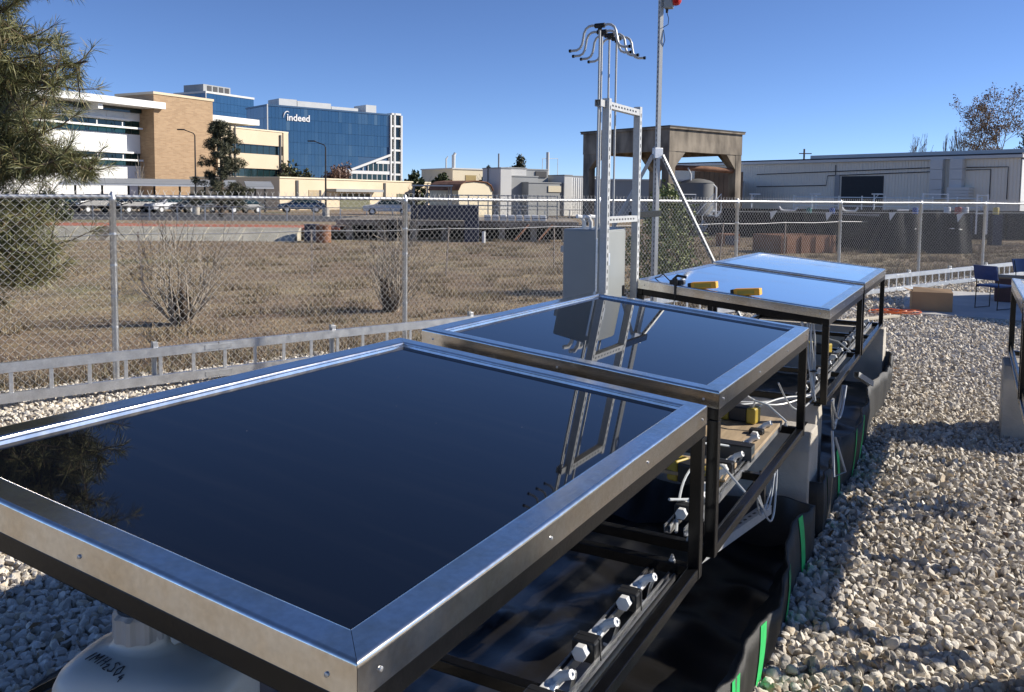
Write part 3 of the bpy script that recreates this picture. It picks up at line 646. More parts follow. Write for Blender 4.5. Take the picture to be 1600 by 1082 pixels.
# ------------------------------------------------------------------ strut frame with electrical cabinet and vent pipes
P0 = at(946, 300, 5.30); P0.z = 0; PF = P0+Vector((UX, UY, 0))*.70
sf = thing('strut_rack', 'tall slotted zinc strut frame standing behind the second table', 'rack', P0, HEAD)
Sface = (0, -1, 0)
ZT = 2.47
for x in (0, .55): strut((x, 0, 0), (x, 0, ZT), .041, 'upright', sf, Sface, depth=.045)
for z in (ZT-.04, 1.72): strut((.021, -.0, z), (.529, 0, z), .041, 'cross_strut', sf, Sface, depth=.041)
strut((-.10, .02, ZT-.035), (-.022, .02, ZT-.035), .041, 'arm', sf, (0, 0, 1), slots=False)
MB().bar((.55, .04, 1.74), (1.18, .04, 1.745), .02, .045).build('tie_bar', blacksteel, sf)
cab = thing('electrical_cabinet', 'grey enamel electrical cabinet fixed behind the strut frame', 'cabinet', P0+Wp(0, .045, 0), HEAD)
MB().mm((.06, .005, .72), (.50, .27, 1.655)).build('enclosure', greycab, cab, bevel=.012, seg=3)
MB().mm((.075, .0, .74), (.485, .012, 1.64)).build('door', greycab, cab, bevel=.004)
MB().mm((.052, .022, .74), (.0605, .035, 1.60)).build('edge_trim', alum2, cab)
MB().mm((.44, -.012, 1.15), (.465, -.001, 1.27)).build('latch', blackplastic, cab, bevel=.004); MB().mm((.10, -.004, 1.42), (.20, -.0005, 1.50)).build('rating_plate', alum2, cab)
for z in (.85, 1.2, 1.55): MB().tube([(.068, -.004, z-.03), (.068, -.004, z+.03)], .007, 8).build('hinge', galv, cab, True)
for x, y in ((.12, .10), (.17, .17), (.26, .12), (.38, .1)):
    MB().tube([(x, y, 1.655), (x, y, 1.70), (x-.015, y+.01, 1.73), (x-.05, y+.03, 1.735)], .014, 8).build('cable_gland', plastic, cab, True)
for k in range(2): MB().mm((.09+.3*k, .275, 1.50-.6*k), (.5, .30, 1.54-.6*k)).build('mount_bar', strutm, cab)
# four vent pipes with double goose necks
for k in range(4):
    b = P0+Wp(.0+.125*k, .095+.0*k, 0)
    if k == 0: b = P0+Wp(-.065, .03, 0)
    vp = thing('vent_pipe', ['thin vent pipe with double gooseneck, leftmost of the four', 'thin vent pipe with double gooseneck, second from the left', 'thin vent pipe with double gooseneck, third from the left', 'thin vent pipe with double gooseneck, rightmost of the four'][k], 'pipe', b, HEAD, 'gooseneck vent pipes')
    zt = 2.90
    MB().tube([(0, 0, 1.66 if k else 1.60), (0, 0, zt)], .0072, 8).build('riser', strutm, vp, True)
    MB().tube([(0, -.032, zt+.004), (0, .032, zt+.004)], .015, 8).tube([(0, 0, zt-.022), (0, 0, zt)], .014, 8).build('tee', rubber, vp, True)
    for s in (-1, 1):
        pts = [(0, .03, 0), (0, .06, .004), (0, .085, .0), (0, .108, -.014), (0, .122, -.04), (0, .128, -.075), (0, .136, -.105), (0, .152, -.128), (0, .178, -.138), (0, .225, -.139)]
        MB().tube([(x, s*y*.86, zt+.004+z) for x, y, z in pts], .0080, 8).build('gooseneck', strutm, vp, True)
        MB().tube([(0, s*.190, zt-.135), (0, s*.203, zt-.135)], .0105, 8).build('end_cap', blacksteel, vp, True)

# ------------------------------------------------------------------ tall pole with red beacon
B = at(1026, 300, 9.0); B.z = 0
po = thing('beacon_pole', 'tall slotted strut pole with diagonal braces rising above the fence', 'pole', B, FH-.25)
strut((0, 0, 0), (0, 0, 4.6), .041, 'mast', po, (-1, 0, 0))
strut((0, .021, .0), (0, .021, 2.4), .041, 'stiffener', po, (0, 1, 0), slots=False)
inv = po.matrix_basis
def loc_(w): return Matrix.Rotation(-(FH-.25), 3, 'Z') @ (Vector(w)-B)
zb = 2.31
f1 = at(1193, 573, 9.3); f1.z = .02; f2 = at(842, 573, 9.3); f2.z = .02
strut(loc_(B+Vector((.05, 0, zb))), loc_(f1), .032, 'brace', po, (-1, -.3, .4)); strut(loc_(B+Vector((-.05, 0, zb))), loc_(f2), .032, 'brace', po, (-1, .3, .4), slots=False)
MB().box((0, 0, zb+.02), (.10, .055, .11)).build('gusset', galv, po, bevel=.004)
bc = thing('beacon', 'red warning siren on a grey box near the top of the pole', 'siren', B+Vector((.06, -.02, 3.92)), -.35)
MB().mm((-.03, -.045, -.10), (.065, .045, .10)).build('housing', greycab, bc, bevel=.012)
m = MB(); m.tube([(.065, 0, 0), (.085, 0, 0), (.125, 0, 0), (.145, 0, 0)], [.07, .074, .066, .040], 20).build('horn', redlens, bc, True)
for k in range(3): MB().tube([(.088+.016*k, 0, 0), (.092+.016*k, 0, 0)], .0765-.003*k, 20).build('rib', redlens, bc)
MB().tube([(.0, 0, -.10), (.0, 0, -.14)], .014, 8).build('gland', blackplastic, bc, True)
MB().tube([(.0, 0, -.14), (.02, 0, -.20), (.015, 0, -.26), (-.04, 0, -.29), (-.085, 0, -.27)], .004, 6).build('cable', rubber, bc, True)
MB().tube([(-.085, 0, -.25), (-.03, 0, -.32), (-.015, 0, -.42), (-.04, 0, -.50), (-.085, 0, -.53)], .004, 6).build('cable', rubber, bc, True)

# ------------------------------------------------------------------ meters and clamp on the third table
def meter(u, v, label, rz):
    t = thing('meter', label, 'meter', Wp(u, v, 1.19+.0929*(v-.749)-.0075*(u-5.48)+.001), HEAD+rz, 'yellow meters on the third table')
    t.rotation_euler = (SL, 0, HEAD+rz) if False else (0, math.atan(SL)*-1, HEAD+rz-R(90))
    MB().mm((-.085, -.03, 0), (.085, .03, .045)).build('case', orange_y, t, bevel=.006)
    MB().mm((-.11, -.022, .004), (-.086, .022, .04)).build('head', blackplastic, t, bevel=.004)
    MB().mm((-.06, -.0315, .012), (.05, -.0302, .034)).build('label_plate', yellow, t)
meter(5.53, 1.545, 'left yellow meter on the near rim of the third table', R(0))
meter(5.53, 1.26, 'right yellow meter on the near rim of the third table', R(-4))
ck = thing('clamp', 'black clamp with wires on the near rim of the third table', 'clamp', Wp(5.52, 1.73, 1.19+.0929*.98), HEAD)
MB().mm((-.02, -.05, 0), (.03, .05, .03)).build('body', blackplastic, ck, bevel=.006); MB().mm((-.04, -.012, -.07), (-.028, .012, .045)).build('jaw', blackplastic, ck, bevel=.003); MB().tube([(0, .03, .03), (0, .0, .06), (.01, -.06, .05)], .01, 6).build('lever', blackplastic, ck, True)
MB().tube([(0, .05, .02), (.06, .12, .06), (.16, .18, .03), (.22, .26, .006)], .004, 6).build('cable', rubber, ck, True)
MB().tube([(-.034, 0, -.07), (-.05, .01, -.14), (-.045, -.02, -.2)], .003, 5).build('cable', rubber, ck, True)

# ------------------------------------------------------------------ right hand end of the yard
bx = thing('cardboard_box', 'open brown cardboard box standing on the edge of the slab', 'box', Wp(15.62, .56, .02), HEAD+R(98))
bw, bd, bh = .60, .42, .34
for a, b in (((-bw/2, -bd/2, 0), (bw/2, -bd/2+.008, bh)), ((-bw/2, bd/2-.008, 0), (bw/2, bd/2, bh)), ((-bw/2, -bd/2+.009, 0), (-bw/2+.008, bd/2-.009, bh)), ((bw/2-.008, -bd/2+.009, 0), (bw/2, bd/2-.009, bh))): MB().mm(a, b).build('side', cardboard, bx)
MB().mm((-bw/2+.01, -bd/2+.01, .002), (bw/2-.01, bd/2-.01, .01)).build('base', cardboard, bx)
MB().prism([(-bw/2, -bd/2, bh), (bw/2, -bd/2, bh), (bw/2-.01, -bd/2-.13, bh-.09), (-bw/2+.02, -bd/2-.12, bh-.10)], (0, .004, .006)).build('flap', cardboard, bx)
MB().prism([(-bw/2, bd/2, bh), (bw/2, bd/2, bh), (bw/2-.02, bd/2-.16, bh+.07), (-bw/2+.01, bd/2-.17, bh+.05)], (0, .004, .006)).build('flap', cardboard, bx)
MB().prism([(bw/2, -bd/2, bh), (bw/2, bd/2, bh), (bw/2+.10, bd/2-.02, bh+.04), (bw/2+.10, -bd/2+.02, bh+.03)], (.003, 0, .006)).build('flap', cardboard, bx)
MB().mm((-.12, -bd/2-.0025, .09), (.05, -bd/2-.0015, .13)).build('print_mark', mat('box_print', (.12, .06, .03), .8), bx)
def chair(p, rz, label):
    t = thing('stacking_chair', label, 'chair', p, rz, 'blue stacking chairs on the slab'); r = .0095; t.scale = (.86, .86, .86)
    for s in (-1, 1):
        x = s*.225
        MB().tube([(x, -.22, 0), (x, -.23, .44)], r, 8).build('leg', blacksteel, t, True)
        MB().tube([(x, .24, 0), (x, .225, .42), (x, .235, .60), (x, .29, .84)], r, 8).build('leg', blacksteel, t, True)
        MB().tube([(x, -.23, .43), (x, .225, .43)], r, 8).build('side_rail', blacksteel, t, True); MB().tube([(x, -.22, .012), (x, .24, .012)], r*.9, 8).build('foot_rail', blacksteel, t, True)
    MB().mm((-.235, -.25, .435), (.235, .22, .475)).build('seat', bluevinyl, t, bevel=.016, seg=3, smooth=True)
    V = []; 
    for i in range(9):
        for j in range(5):
            x = -.235+.47*i/8; z = .58+.28*j/4; c = .03*(x/.235)**2; V.append((x, .255+.10*(z-.58)/.28*.7-c+.02, z))
    n0 = len(V); V += [(x, y+.03, z) for x, y, z in V]
    fs = [(i*5+j, i*5+j+1, (i+1)*5+j+1, (i+1)*5+j) for i in range(8) for j in range(4)]; fs += [tuple(q+n0 for q in f[::-1]) for f in fs]
    rim = [j for j in range(5)]+[i*5+4 for i in range(1, 9)]+[40+j for j in (3, 2, 1, 0)]+[i*5 for i in range(7, 0, -1)]
    fs += [(rim[k], rim[(k+1) % len(rim)], rim[(k+1) % len(rim)]+n0, rim[k]+n0) for k in range(len(rim))]
    MB().add(V, fs).build('backrest', bluevinyl, t, smooth=True)
c1 = at(1552, 484, 14.25); c1.z = .054; chair(c1, R(118), 'blue padded chair on the slab, left one of the pair')
c2 = at(1612, 474, 15.6); c2.z = .054; chair(c2, R(20), 'blue padded chair cut off by the right edge of the picture')
ct = thing('brown_crate', 'brown box standing behind the blue chairs', 'box', Wp(17.9, -.75, .054), HEAD)
MB().mm((-.3, -.35, 0), (.3, .35, .42)).build('body', mat('brown_board', (.10, .045, .035), .7), ct, bevel=.008); MB().mm((-.31, -.36, .42), (.31, .36, .45)).build('lid', cardboard, ct, bevel=.006)
# orange extension cord
r9 = random.Random(4); pts = []; c0 = Wp(14.85, 1.05)
for i in range(80):
    a = i*.42; rr = .10+.15*abs(math.sin(i*.13)); pts.append(c0+Vector((math.cos(a)*rr*1.7+.12*math.sin(i*.21), math.sin(a)*rr*.7, .075+.018*math.sin(i*.9)+.012*r9.random())))
tag(MB().tube(pts, .006, 5).build('extension_cord', orangecord, None, True), 'tangled orange extension cord lying on the gravel', 'cord')
# two light boards on the gravel near the cord
tag(MB().mm((-1.1, -.05, 0), (1.1, .05, .035)).build('timber_batten', mat('pale_timber', (.62, .55, .42), .8, 0, .12, 3, stretch=(9, 1, 1)), None, bevel=.004, loc=Wp(13.4, 1.55, .055), rz=.52), 'long pale timber batten lying on the gravel beyond the tables', 'batten')
tag(MB().mm((-.55, -.28, 0), (.55, .28, .02)).build('white_board', whitepaint, None, bevel=.003, loc=Wp(9.9, 2.6, .07), rz=.9), 'flat white board lying on the gravel beyond the farthest table', 'board')
# unseen canopy added beyond the right edge of the frame to shade the slab
sc_ = thing('added_shade_canopy', 'unseen white canopy added to shade the slab', 'canopy', (12.6, 14.9, .0), .3)
for x in (-1.6, 1.6):
    for y in (-1.6, 1.6): MB().mm((x-.02, y-.02, 0), (x+.02, y+.02, 2.4)).build('leg', galv, sc_)
MB().add([(-1.75, -1.75, 2.35), (1.75, -1.75, 2.35), (1.75, 1.75, 2.35), (-1.75, 1.75, 2.35), (0, 0, 3.2)], [(0, 1, 4), (1, 2, 4), (2, 3, 4), (3, 0, 4), (3, 2, 1, 0)]).build('roof', whitepaint, sc_)

# handwriting on the jug shoulder: strokes of marker pen
hw = {'1': [[(.2, 0), (.35, 1)]], 'M': [[(0, 0), (.1, 1), (.4, .3), (.75, 1), (.8, 0)]], 'H': [[(0, 0), (.1, 1)], [(.5, 0), (.6, 1)], [(.05, .5), (.55, .55)]],
      's2': [[(0, .35), (.2, .5), (.3, .35), (0, -.05), (.35, -.05)]], 'S': [[(.5, .9), (.2, 1), (.05, .8), (.4, .5), (.45, .15), (.1, 0), (0, .15)]],
      'O': [[(.25, 1), (0, .5), (.2, 0), (.5, .4), (.3, 1)]], 's4': [[(.2, .5), (0, .12), (.35, .12)], [(.27, .3), (.25, -.15)]]}
JUGTXT = (-.052, .115, -.42, -1)
m = MB(); x = 0
def jugz(px, py):
    a = abs(px/.115)**4; b = abs(py/.175)**4; f = (a+b)**.25
    pr = [(.31, .343), (.42, .337), (.62, .332), (.82, .322), (.94, .305), (1, .27)]
    if f <= .31: return .343
    for i in range(5):
        if f <= pr[i+1][0]: s = (f-pr[i][0])/(pr[i+1][0]-pr[i][0]); return pr[i][1]+(pr[i+1][1]-pr[i][1])*s
    return .27
sz = .021; cx0, cy0 = JUGTXT[0], JUGTXT[1]; ex = Vector((JUGTXT[2], JUGTXT[3])); ex.normalize(); ey = Vector((-ex.y, ex.x))
for ch, adv in (('1', .75), ('M', 1.15), ('H', .85), ('s2', .55), ('S', .75), ('O', .75), ('s4', .5)):
    for st in hw[ch]:
        pts = []
        for k in range(len(st)-1):
            for s in range(3): f = s/3; pts.append((st[k][0]*(1-f)+st[k+1][0]*f, st[k][1]*(1-f)+st[k+1][1]*f))
        pts.append(st[-1]); P3 = []
        for a, b in pts:
            q = Vector((cx0, cy0))+ex*((x+a)*sz)+ey*(b*sz); P3.append((q.x, q.y, jugz(q.x, q.y)+.0012))
        m.tube(P3, .0011, 4)
    x += adv
m.build('handwriting', ink, jug)
# ------------------------------------------------------------------ trees and shrubs
def branchset(r, p, d, ln, rad, depth, segs, tips, up=.08, wig=.22, kids=(2, 4), shrink=(.55, .8), spread=(.45, .9), minr=.004):
    p = Vector(p); d = Vector(d).normalized(); pts = [p.copy()]; rs = [rad]; n = 4
    for i in range(n):
        d = (d+Vector((r.gauss(0, wig), r.gauss(0, wig), r.gauss(0, wig)+up))*.5).normalized(); p = p+d*(ln/n); pts.append(p.copy()); rs.append(max(minr, rad*(1-.5*(i+1)/n)))
    segs.append((pts, rs, depth))
    if depth == 0: tips.append((pts[-1], d)); tips.append((pts[2], d)); return
    for k in range(r.randint(*kids)):
        i = r.choice((1, 2, 2, 3, 3, 4)) if k else 4
        a = r.uniform(0, 6.283); sp_ = r.uniform(*spread)*(1 if k else .4); o = d.orthogonal().normalized(); o = Matrix.Rotation(a, 3, d) @ o
        branchset(r, pts[i], d*math.cos(sp_)+o*math.sin(sp_), ln*r.uniform(*shrink), max(minr, rs[i]*.68), depth-1, segs, tips, up, wig, kids, shrink, spread, minr)
def tubes(segs, nmin=4):
    m = MB()
    for pts, rs, dp in segs: m.tube(pts, rs, max(3, nmin+dp-1), cap=False)
    return m
def leafcards(centres, n, rad, size, r, flat=1.0, asp=.55):
    N = len(centres)*n; c = np.repeat(np.array([tuple(q) for q in centres]), n, 0); d = ng.normal(size=(N, 3)); d /= np.linalg.norm(d, axis=1)[:, None]; d *= (ng.uniform(0, 1, N)**.5*rad)[:, None]; d[:, 2] *= flat
    P = c+d; a = ng.normal(size=(N, 3)); a /= np.linalg.norm(a, axis=1)[:, None]; b = np.cross(a, ng.normal(size=(N, 3))); b /= np.linalg.norm(b, axis=1)[:, None]
    s = (size*ng.uniform(.6, 1.3, N))[:, None]; V = np.stack([P-a*s, P+b*s*asp, P+a*s, P-b*s*asp], 1).reshape(-1, 3)
    return V, np.arange(4*N).reshape(-1, 4)
def leafmat(name, stops, rough=.65):
    m = mat(name, (.1, .1, .05), rough, 0, .1); island_ramp(m, stops); return m
needlem = leafmat('pine_needles', [(0, (.085, .10, .036)), (.45, (.185, .19, .075)), (.8, (.28, .265, .115)), (.93, (.22, .17, .08)), (1, (.21, .125, .065))], .5)
evergreen = leafmat('evergreen_leaves', [(0, (.018, .032, .012)), (.6, (.05, .075, .026)), (1, (.10, .12, .045))])
conifer = leafmat('conifer_needles', [(0, (.025, .030, .014)), (.6, (.06, .065, .030)), (1, (.12, .11, .055))])
brownleaf = leafmat('brown_leaves', [(0, (.10, .05, .02)), (.5, (.19, .10, .035)), (1, (.28, .17, .07))])
reddish = leafmat('reddish_twigs', [(0, (.10, .055, .04)), (1, (.20, .12, .09))])
bushgreen = leafmat('bush_leaves', [(0, (.07, .095, .03)), (.6, (.18, .22, .07)), (1, (.30, .32, .12))])
greygreen = leafmat('grey_green_leaves', [(0, (.03, .04, .018)), (1, (.10, .11, .05))])

# long-needled pine whose boughs hang into the picture at the left
pine = thing('pine_tree', 'long needled pine reaching into the picture at the left behind the fence', 'tree', (-8.4, 10.6, 0))
r = random.Random(11); segs = []; tips = []
MB().tube([(0, 0, 0), (.05, .03, 2), (-.03, .05, 4.5), (.05, 0, 7), (0, 0, 9.5)], [.19, .165, .14, .10, .04], 12).build('trunk', bark, pine, True)
def bough(p0, p1, n, spread, dr):
    p0, p1 = Vector(p0), Vector(p1); main = []
    for i in range(7):
        f = i/6; q = p0.lerp(p1, f); q.z += -.25*math.sin(f*math.pi)+.06*r.gauss(0, 1); main.append(q)
    segs.append((main, [.05*(1-f/7*.85) for f in range(7)], 2))
    for k in range(int(n*2.6)):
        f = r.uniform(.25, 1)**.8; i = min(5, int(f*6)); b = main[i].lerp(main[i+1], f*6-i); e = b+Vector((r.gauss(.12, 1)*spread, r.gauss(0, 1)*spread, r.gauss(dr, .75)*spread))
        mid = b.lerp(e, .5)+Vector((0, 0, -.03)); segs.append(([b, mid, e], [.013, .009, .006], 0)); d = (e-b).normalized(); d.z += .15
        tips.append((e, d.normalized(), .9)); tips.append((mid, d.normalized(), .6))
def pb(px, py, Y): return at(px, py, Y)-Vector((-8.4, 10.6, 0))
for (px, py, Y, zt, n, sp_) in ((30, -60, 10.2, 5.6, 32, .32), (95, -20, 10.6, 5.2, 26, .24), (10, 25, 9.9, 4.6, 30, .30), (55, 65, 10.4, 4.3, 30, .27), (15, 105, 9.8, 3.9, 34, .30), (135, 108, 10.3, 3.9, 26, .19), (85, 128, 10.0, 3.8, 30, .23), (45, 165, 10.6, 3.5, 30, .27), (10, 190, 9.9, 3.2, 30, .28), (120, 232, 10.2, 3.2, 28, .20), (70, 228, 9.9, 3.0, 32, .23), (20, 260, 10.4, 2.8, 30, .26), (95, 262, 10.0, 2.8, 24, .19), (30, 330, 10.2, 2.3, 30, .26), (40, 400, 9.9, 1.9, 26, .24), (-10, 440, 10.3, 1.7, 22, .24), (-40, 300, 10, 2.5, 24, .3), (-60, 120, 10, 3.6, 26, .32), (-70, -100, 10, 6.2, 30, .36), (60, -150, 10.3, 6.0, 34, .34), (-20, -250, 10.2, 7.2, 34, .38), (70, -330, 10.0, 7.6, 34, .36), (-80, -420, 10, 8.5, 32, .4), (0, -480, 10.2, 8.8, 30, .4), (185, -105, 10.1, 5.4, 30, .24), (205, -140, 10.0, 5.6, 30, .22), (150, -200, 10.2, 6.0, 34, .3), (195, -235, 10.0, 6.2, 34, .28), (100, -180, 10.0, 6.0, 34, .3), (95, -250, 10.2, 6.5, 34, .32), (180, -300, 10.0, 6.8, 34, .32), (140, -360, 10.1, 7.2, 34, .34), (140, -75, 10.6, 5.0, 26, .22), (62, 318, 10.1, 2.5, 28, .22), (85, 372, 10.3, 2.1, 26, .20), (30, 430, 10.0, 1.7, 24, .2), (70, 420, 10.4, 1.8, 22, .17), (145, 262, 10.3, 3.0, 20, .15)):
    bough((0, 0, zt), pb(px, py, Y), n, sp_, .1)
tubes(segs).build('branches', bark, pine, True)
nv, nf = [], []; T = len(tips); K = 49
tp = np.array([q[0] for q in tips]); td = np.array([q[1] for q in tips]); sc0 = np.array([q[2] for q in tips])
c = np.repeat(tp, K, 0)-np.repeat(td, K, 0)*ng.uniform(0, .13, (T*K, 1)); dd = np.repeat(td, K, 0)*ng.uniform(.35, 1.1, (T*K, 1))+ng.normal(size=(T*K, 3))*.62; dd /= np.linalg.norm(dd, axis=1)[:, None]
ln = ng.uniform(.12, .235, (T*K, 1))*np.repeat(sc0, K)[:, None]**.3; mid = c+dd*ln*.55; tip = c+dd*ln; tip[:, 2] -= .02*ng.uniform(size=T*K)
sd_ = np.cross(dd, ng.normal(size=(T*K, 3))); sd_ /= np.linalg.norm(sd_, axis=1)[:, None]; sd_ *= .0029
V = np.stack([c, mid+sd_*1.15, tip, mid-sd_*1.15], 1).reshape(-1, 3)
Fq = np.arange(4*T*K).reshape(-1, 4)
np_obj('needles', V, Fq, needlem, pine, kind='stuff')

def small_tree(name, label, cat, px, pbase, ptop, Y, kind, seed, wpx, mtrunk=barkgrey, leaf=None, ncard=0, csize=.1, crad=.3, depth=4, groundz=0, kids=(2, 4), grp=None, lean=0, asp=.55):
    r = random.Random(seed); x = gx(px, Y); base = Vector((x, Y, groundz)); ht = zz(px, ptop, Y)-groundz; hw_ = wpx/2*Y/F
    t = thing(name, label, cat, base, 0, grp); segs = []; tips = []
    if kind == 'tree':
        branchset(r, (0, 0, 0), (lean, 0, 1), ht*.36, ht*.028, depth, segs, tips, .10, .2, kids, (.6, .85), (.35, .85), .012*Y/60)
    elif kind == 'shrub':
        for k in range(7): 
            a = r.uniform(0, 6.283); branchset(r, (math.cos(a)*.06, math.sin(a)*.06, 0), (math.cos(a)*.45, math.sin(a)*.45, 1), ht*.42, .018, depth, segs, tips, .12, .22, kids, (.55, .85), (.3, .7), .0035)
    # fit to the height and width wanted
    P = [q for s in segs for q in s[0]]; mz = max(q.z for q in P); mw = max(max(abs(q.x) for q in P), .01)
    f = Vector((hw_/mw, hw_/mw, ht/mz))
    segs = [([Vector((q.x*f.x, q.y*f.y, q.z*f.z)) for q in s[0]], s[1], s[2]) for s in segs]; tips = [(Vector((q.x*f.x, q.y*f.y, q.z*f.z)), d) for q, d in tips]
    tubes(segs).build('trunk' if kind == 'tree' else 'stems', mtrunk, t, True)
    if leaf:
        V, Fq = leafcards([q for q, _ in tips], ncard, crad, csize, r, 1, asp); np_obj('crown', V, Fq, leaf, t, kind='stuff')
    return t
def conical(name, label, px, ptop, Y, wpx, m, seed, bot=.1):
    r = random.Random(seed); x = gx(px, Y); ht = zz(px, ptop, Y); hw_ = wpx/2*Y/F; t = thing(name, label, 'tree', (x, Y, 0)); segs = [([Vector((0, 0, 0)), Vector((.1, 0, ht*.4)), Vector((.05, 0, ht*.75)), Vector((0, 0, ht))], [ht*.026, ht*.02, ht*.011, ht*.003], 4)]; cen = []
    for k in range(58):
        f = r.uniform(bot, .97); a = r.uniform(0, 6.283); ln = hw_*(1.12*(1-f)**.62)*r.uniform(.55, 1.12)+.15; b0 = Vector((.08*(1-f), 0, ht*f)); e = b0+Vector((math.cos(a)*ln, math.sin(a)*ln, r.uniform(-.05, .32)*ln)); md = b0.lerp(e, .5)+Vector((0, 0, -.05*ln))
        segs.append(([b0, md, e], [.035, .022, .01], 1))
        for q in range(5): g = r.uniform(.35, 1.05); p = b0.lerp(e, g)+Vector((r.gauss(0, .16), r.gauss(0, .16), r.gauss(.05, .14))); cen.append(p)
    tubes(segs).build('trunk', bark, t, True); V, Fq = leafcards(cen, 60, .30, .17, r, 1, .13); np_obj('crown', V, Fq, m, t, kind='stuff'); return t
# shrubs just beyond the fence
def bare_shrub(px, py, Y, ht, wd, label, seed, stub):
    r = random.Random(seed); b = at(px, py, Y); b.z = 0; t = thing('bare_shrub', label, 'shrub', b, 0, 'leafless shrubs beyond the fence'); segs = []; tips = []
    for k in range(24):
        a = r.uniform(0, 6.283); sp_ = r.uniform(.05, 1.0); branchset(r, (math.cos(a)*.10, math.sin(a)*.08, 0), (math.cos(a)*sp_, math.sin(a)*sp_, 1), ht*r.uniform(.25, .52), r.uniform(.010, .02), 2, segs, tips, .14, .2, (2, 4), (.5, .8), (.2, .6), .0035)
    tubes(segs).build('stems', barkpale, t, True)
    segs2 = []; 
    for k in range(stub):
        a = r.uniform(0, 6.283); q = Vector((math.cos(a)*.13, math.sin(a)*.1, 0)); segs2.append(([q, q+Vector((r.gauss(0, .05), r.gauss(0, .05), .2)), q+Vector((r.gauss(-.04, .09), r.gauss(0, .06), r.uniform(.35, .6)))], [.05, .04, .03], 3))
    tubes(segs2).build('stumps', bark, t, True)
bare_shrub(284, 508, 11.8, 1.75, .6, 'leafless cut back shrub beyond the fence near the left post', 21, 6)
bare_shrub(612, 487, 13.5, 1.7, .6, 'leafless shrub with black stump behind the second fence post', 22, 9)
def bushy(name, label, px, pt, Y, wpx, m, seed, n=1, dens=26, size=.05, bot=0, tall=1):
    r = random.Random(seed); x = gx(px, Y); zt = zz(px, pt, Y); w = wpx/2*Y/F; t = thing(name, label, 'bush' if zt < 3.5 else 'tree', (x, Y, 0)); segs = []; tips = []
    for k in range(9):
        a = r.uniform(0, 6.283); branchset(r, (math.cos(a)*.05, math.sin(a)*.05, 0), (math.cos(a)*.5, math.sin(a)*.5, 1), zt*.45, .02*Y/16, 2, segs, tips, .1, .25, (3, 4), (.5, .8), (.4, 1), .004)
    tubes(segs).build('stems', bark, t, True); cen = []
    for k in range(int(dens*9)):
        a = r.uniform(0, 6.283); q = r.random()**.45; h = r.uniform(bot, 1); prof = math.sin(min(1, .12+h*.95)*math.pi*.93+.12)**.55*(.8+.25*math.sin(3*a+h*7+seed)); cen.append((math.cos(a)*w*q*prof, math.sin(a)*w*q*prof, zt*(h*.93+.02)+zt*.05*r.gauss(0, 1)))
    V, Fq = leafcards(cen, 12, .14*w+.03, size, r); np_obj('crown', V, Fq, m, t, kind='stuff'); return t
bushy('evergreen_bush', 'dark evergreen bush growing against the fence behind the beacon pole', 1043, 297, 16.5, 136, bushgreen, 3, dens=52, size=.042)

# T-post fence in the field
tp_o = thing('field_fence', 'old wire fence on thin brown posts crossing the field', 'fence')
tpm = MB().mm((-.018, -.004, 0), (.018, .004, 1.14)).mm((-.004, .0045, 0), (.004, .03, 1.14)).mesh('t_post', mat('post_paint', (.10, .075, .06), .8, 0, .3, 9, col2=(.24, .21, .19)))
T0 = Vector((-6.72, 15.4, 0)); TD = Vector((2.6, 2.03, 0))
for i in range(-1, 11): inst('t_post', tpm, tp_o, T0+TD*i, (rnd.uniform(-.06, .06), rnd.uniform(-.1, .07), FH))
for z in (1.10, .62):
    if z < 1: continue
    m = MB()
    for i in range(-1, 10): a = T0+TD*i+Vector((0, 0, z)); b_ = T0+TD*(i+1)+Vector((0, 0, z)); m.tube([a, a.lerp(b_, .5)-Vector((0, 0, .025)), b_], .0085, 4, False)
    m.build('top_wire', galv, tp_o)
# ------------------------------------------------------------------ buildings
def bld(name, label, corner, head, cat='building'): return thing(name, label, cat, corner, head)
CG = HEAD       # campus grid
brick = bpy.data.materials.new('buff_brick'); brick.use_nodes = True; t_ = brick.node_tree; p_ = t_.nodes['Principled BSDF']; p_.inputs['Roughness'].default_value = .9
tc_ = t_.nodes.new('ShaderNodeTexCoord'); sx_ = t_.nodes.new('ShaderNodeSeparateXYZ'); t_.links.new(tc_.outputs['Object'], sx_.inputs[0])
ad_ = t_.nodes.new('ShaderNodeMath'); ad_.operation = 'ADD'; t_.links.new(sx_.outputs[0], ad_.inputs[0]); t_.links.new(sx_.outputs[1], ad_.inputs[1])
cb_ = t_.nodes.new('ShaderNodeCombineXYZ'); t_.links.new(ad_.outputs[0], cb_.inputs[0]); t_.links.new(sx_.outputs[2], cb_.inputs[1])
bt_ = t_.nodes.new('ShaderNodeTexBrick'); bt_.inputs['Scale'].default_value = 1.0; bt_.inputs['Brick Width'].default_value = .6; bt_.inputs['Row Height'].default_value = .16; bt_.inputs['Mortar Size'].default_value = .012
bt_.inputs['Color1'].default_value = (.40, .27, .16, 1); bt_.inputs['Color2'].default_value = (.31, .20, .115, 1); bt_.inputs['Mortar'].default_value = (.36, .29, .20, 1)
t_.links.new(cb_.outputs[0], bt_.inputs['Vector']); t_.links.new(bt_.outputs['Color'], p_.inputs['Base Color'])
# --- brick tower
c = Vector((gx(243, 105), 105, 0)); b = bld('brick_tower', 'buff brick tower joined to the white office building', c, CG); hT = zz(243, 147, 105)
MB().mm((0, 0, 0), (9.2, 7, hT)).build('wall', brick, b); MB().mm((-.12, -.12, hT), (9.32, 7.12, hT+.3)).build('coping', tanwall, b)
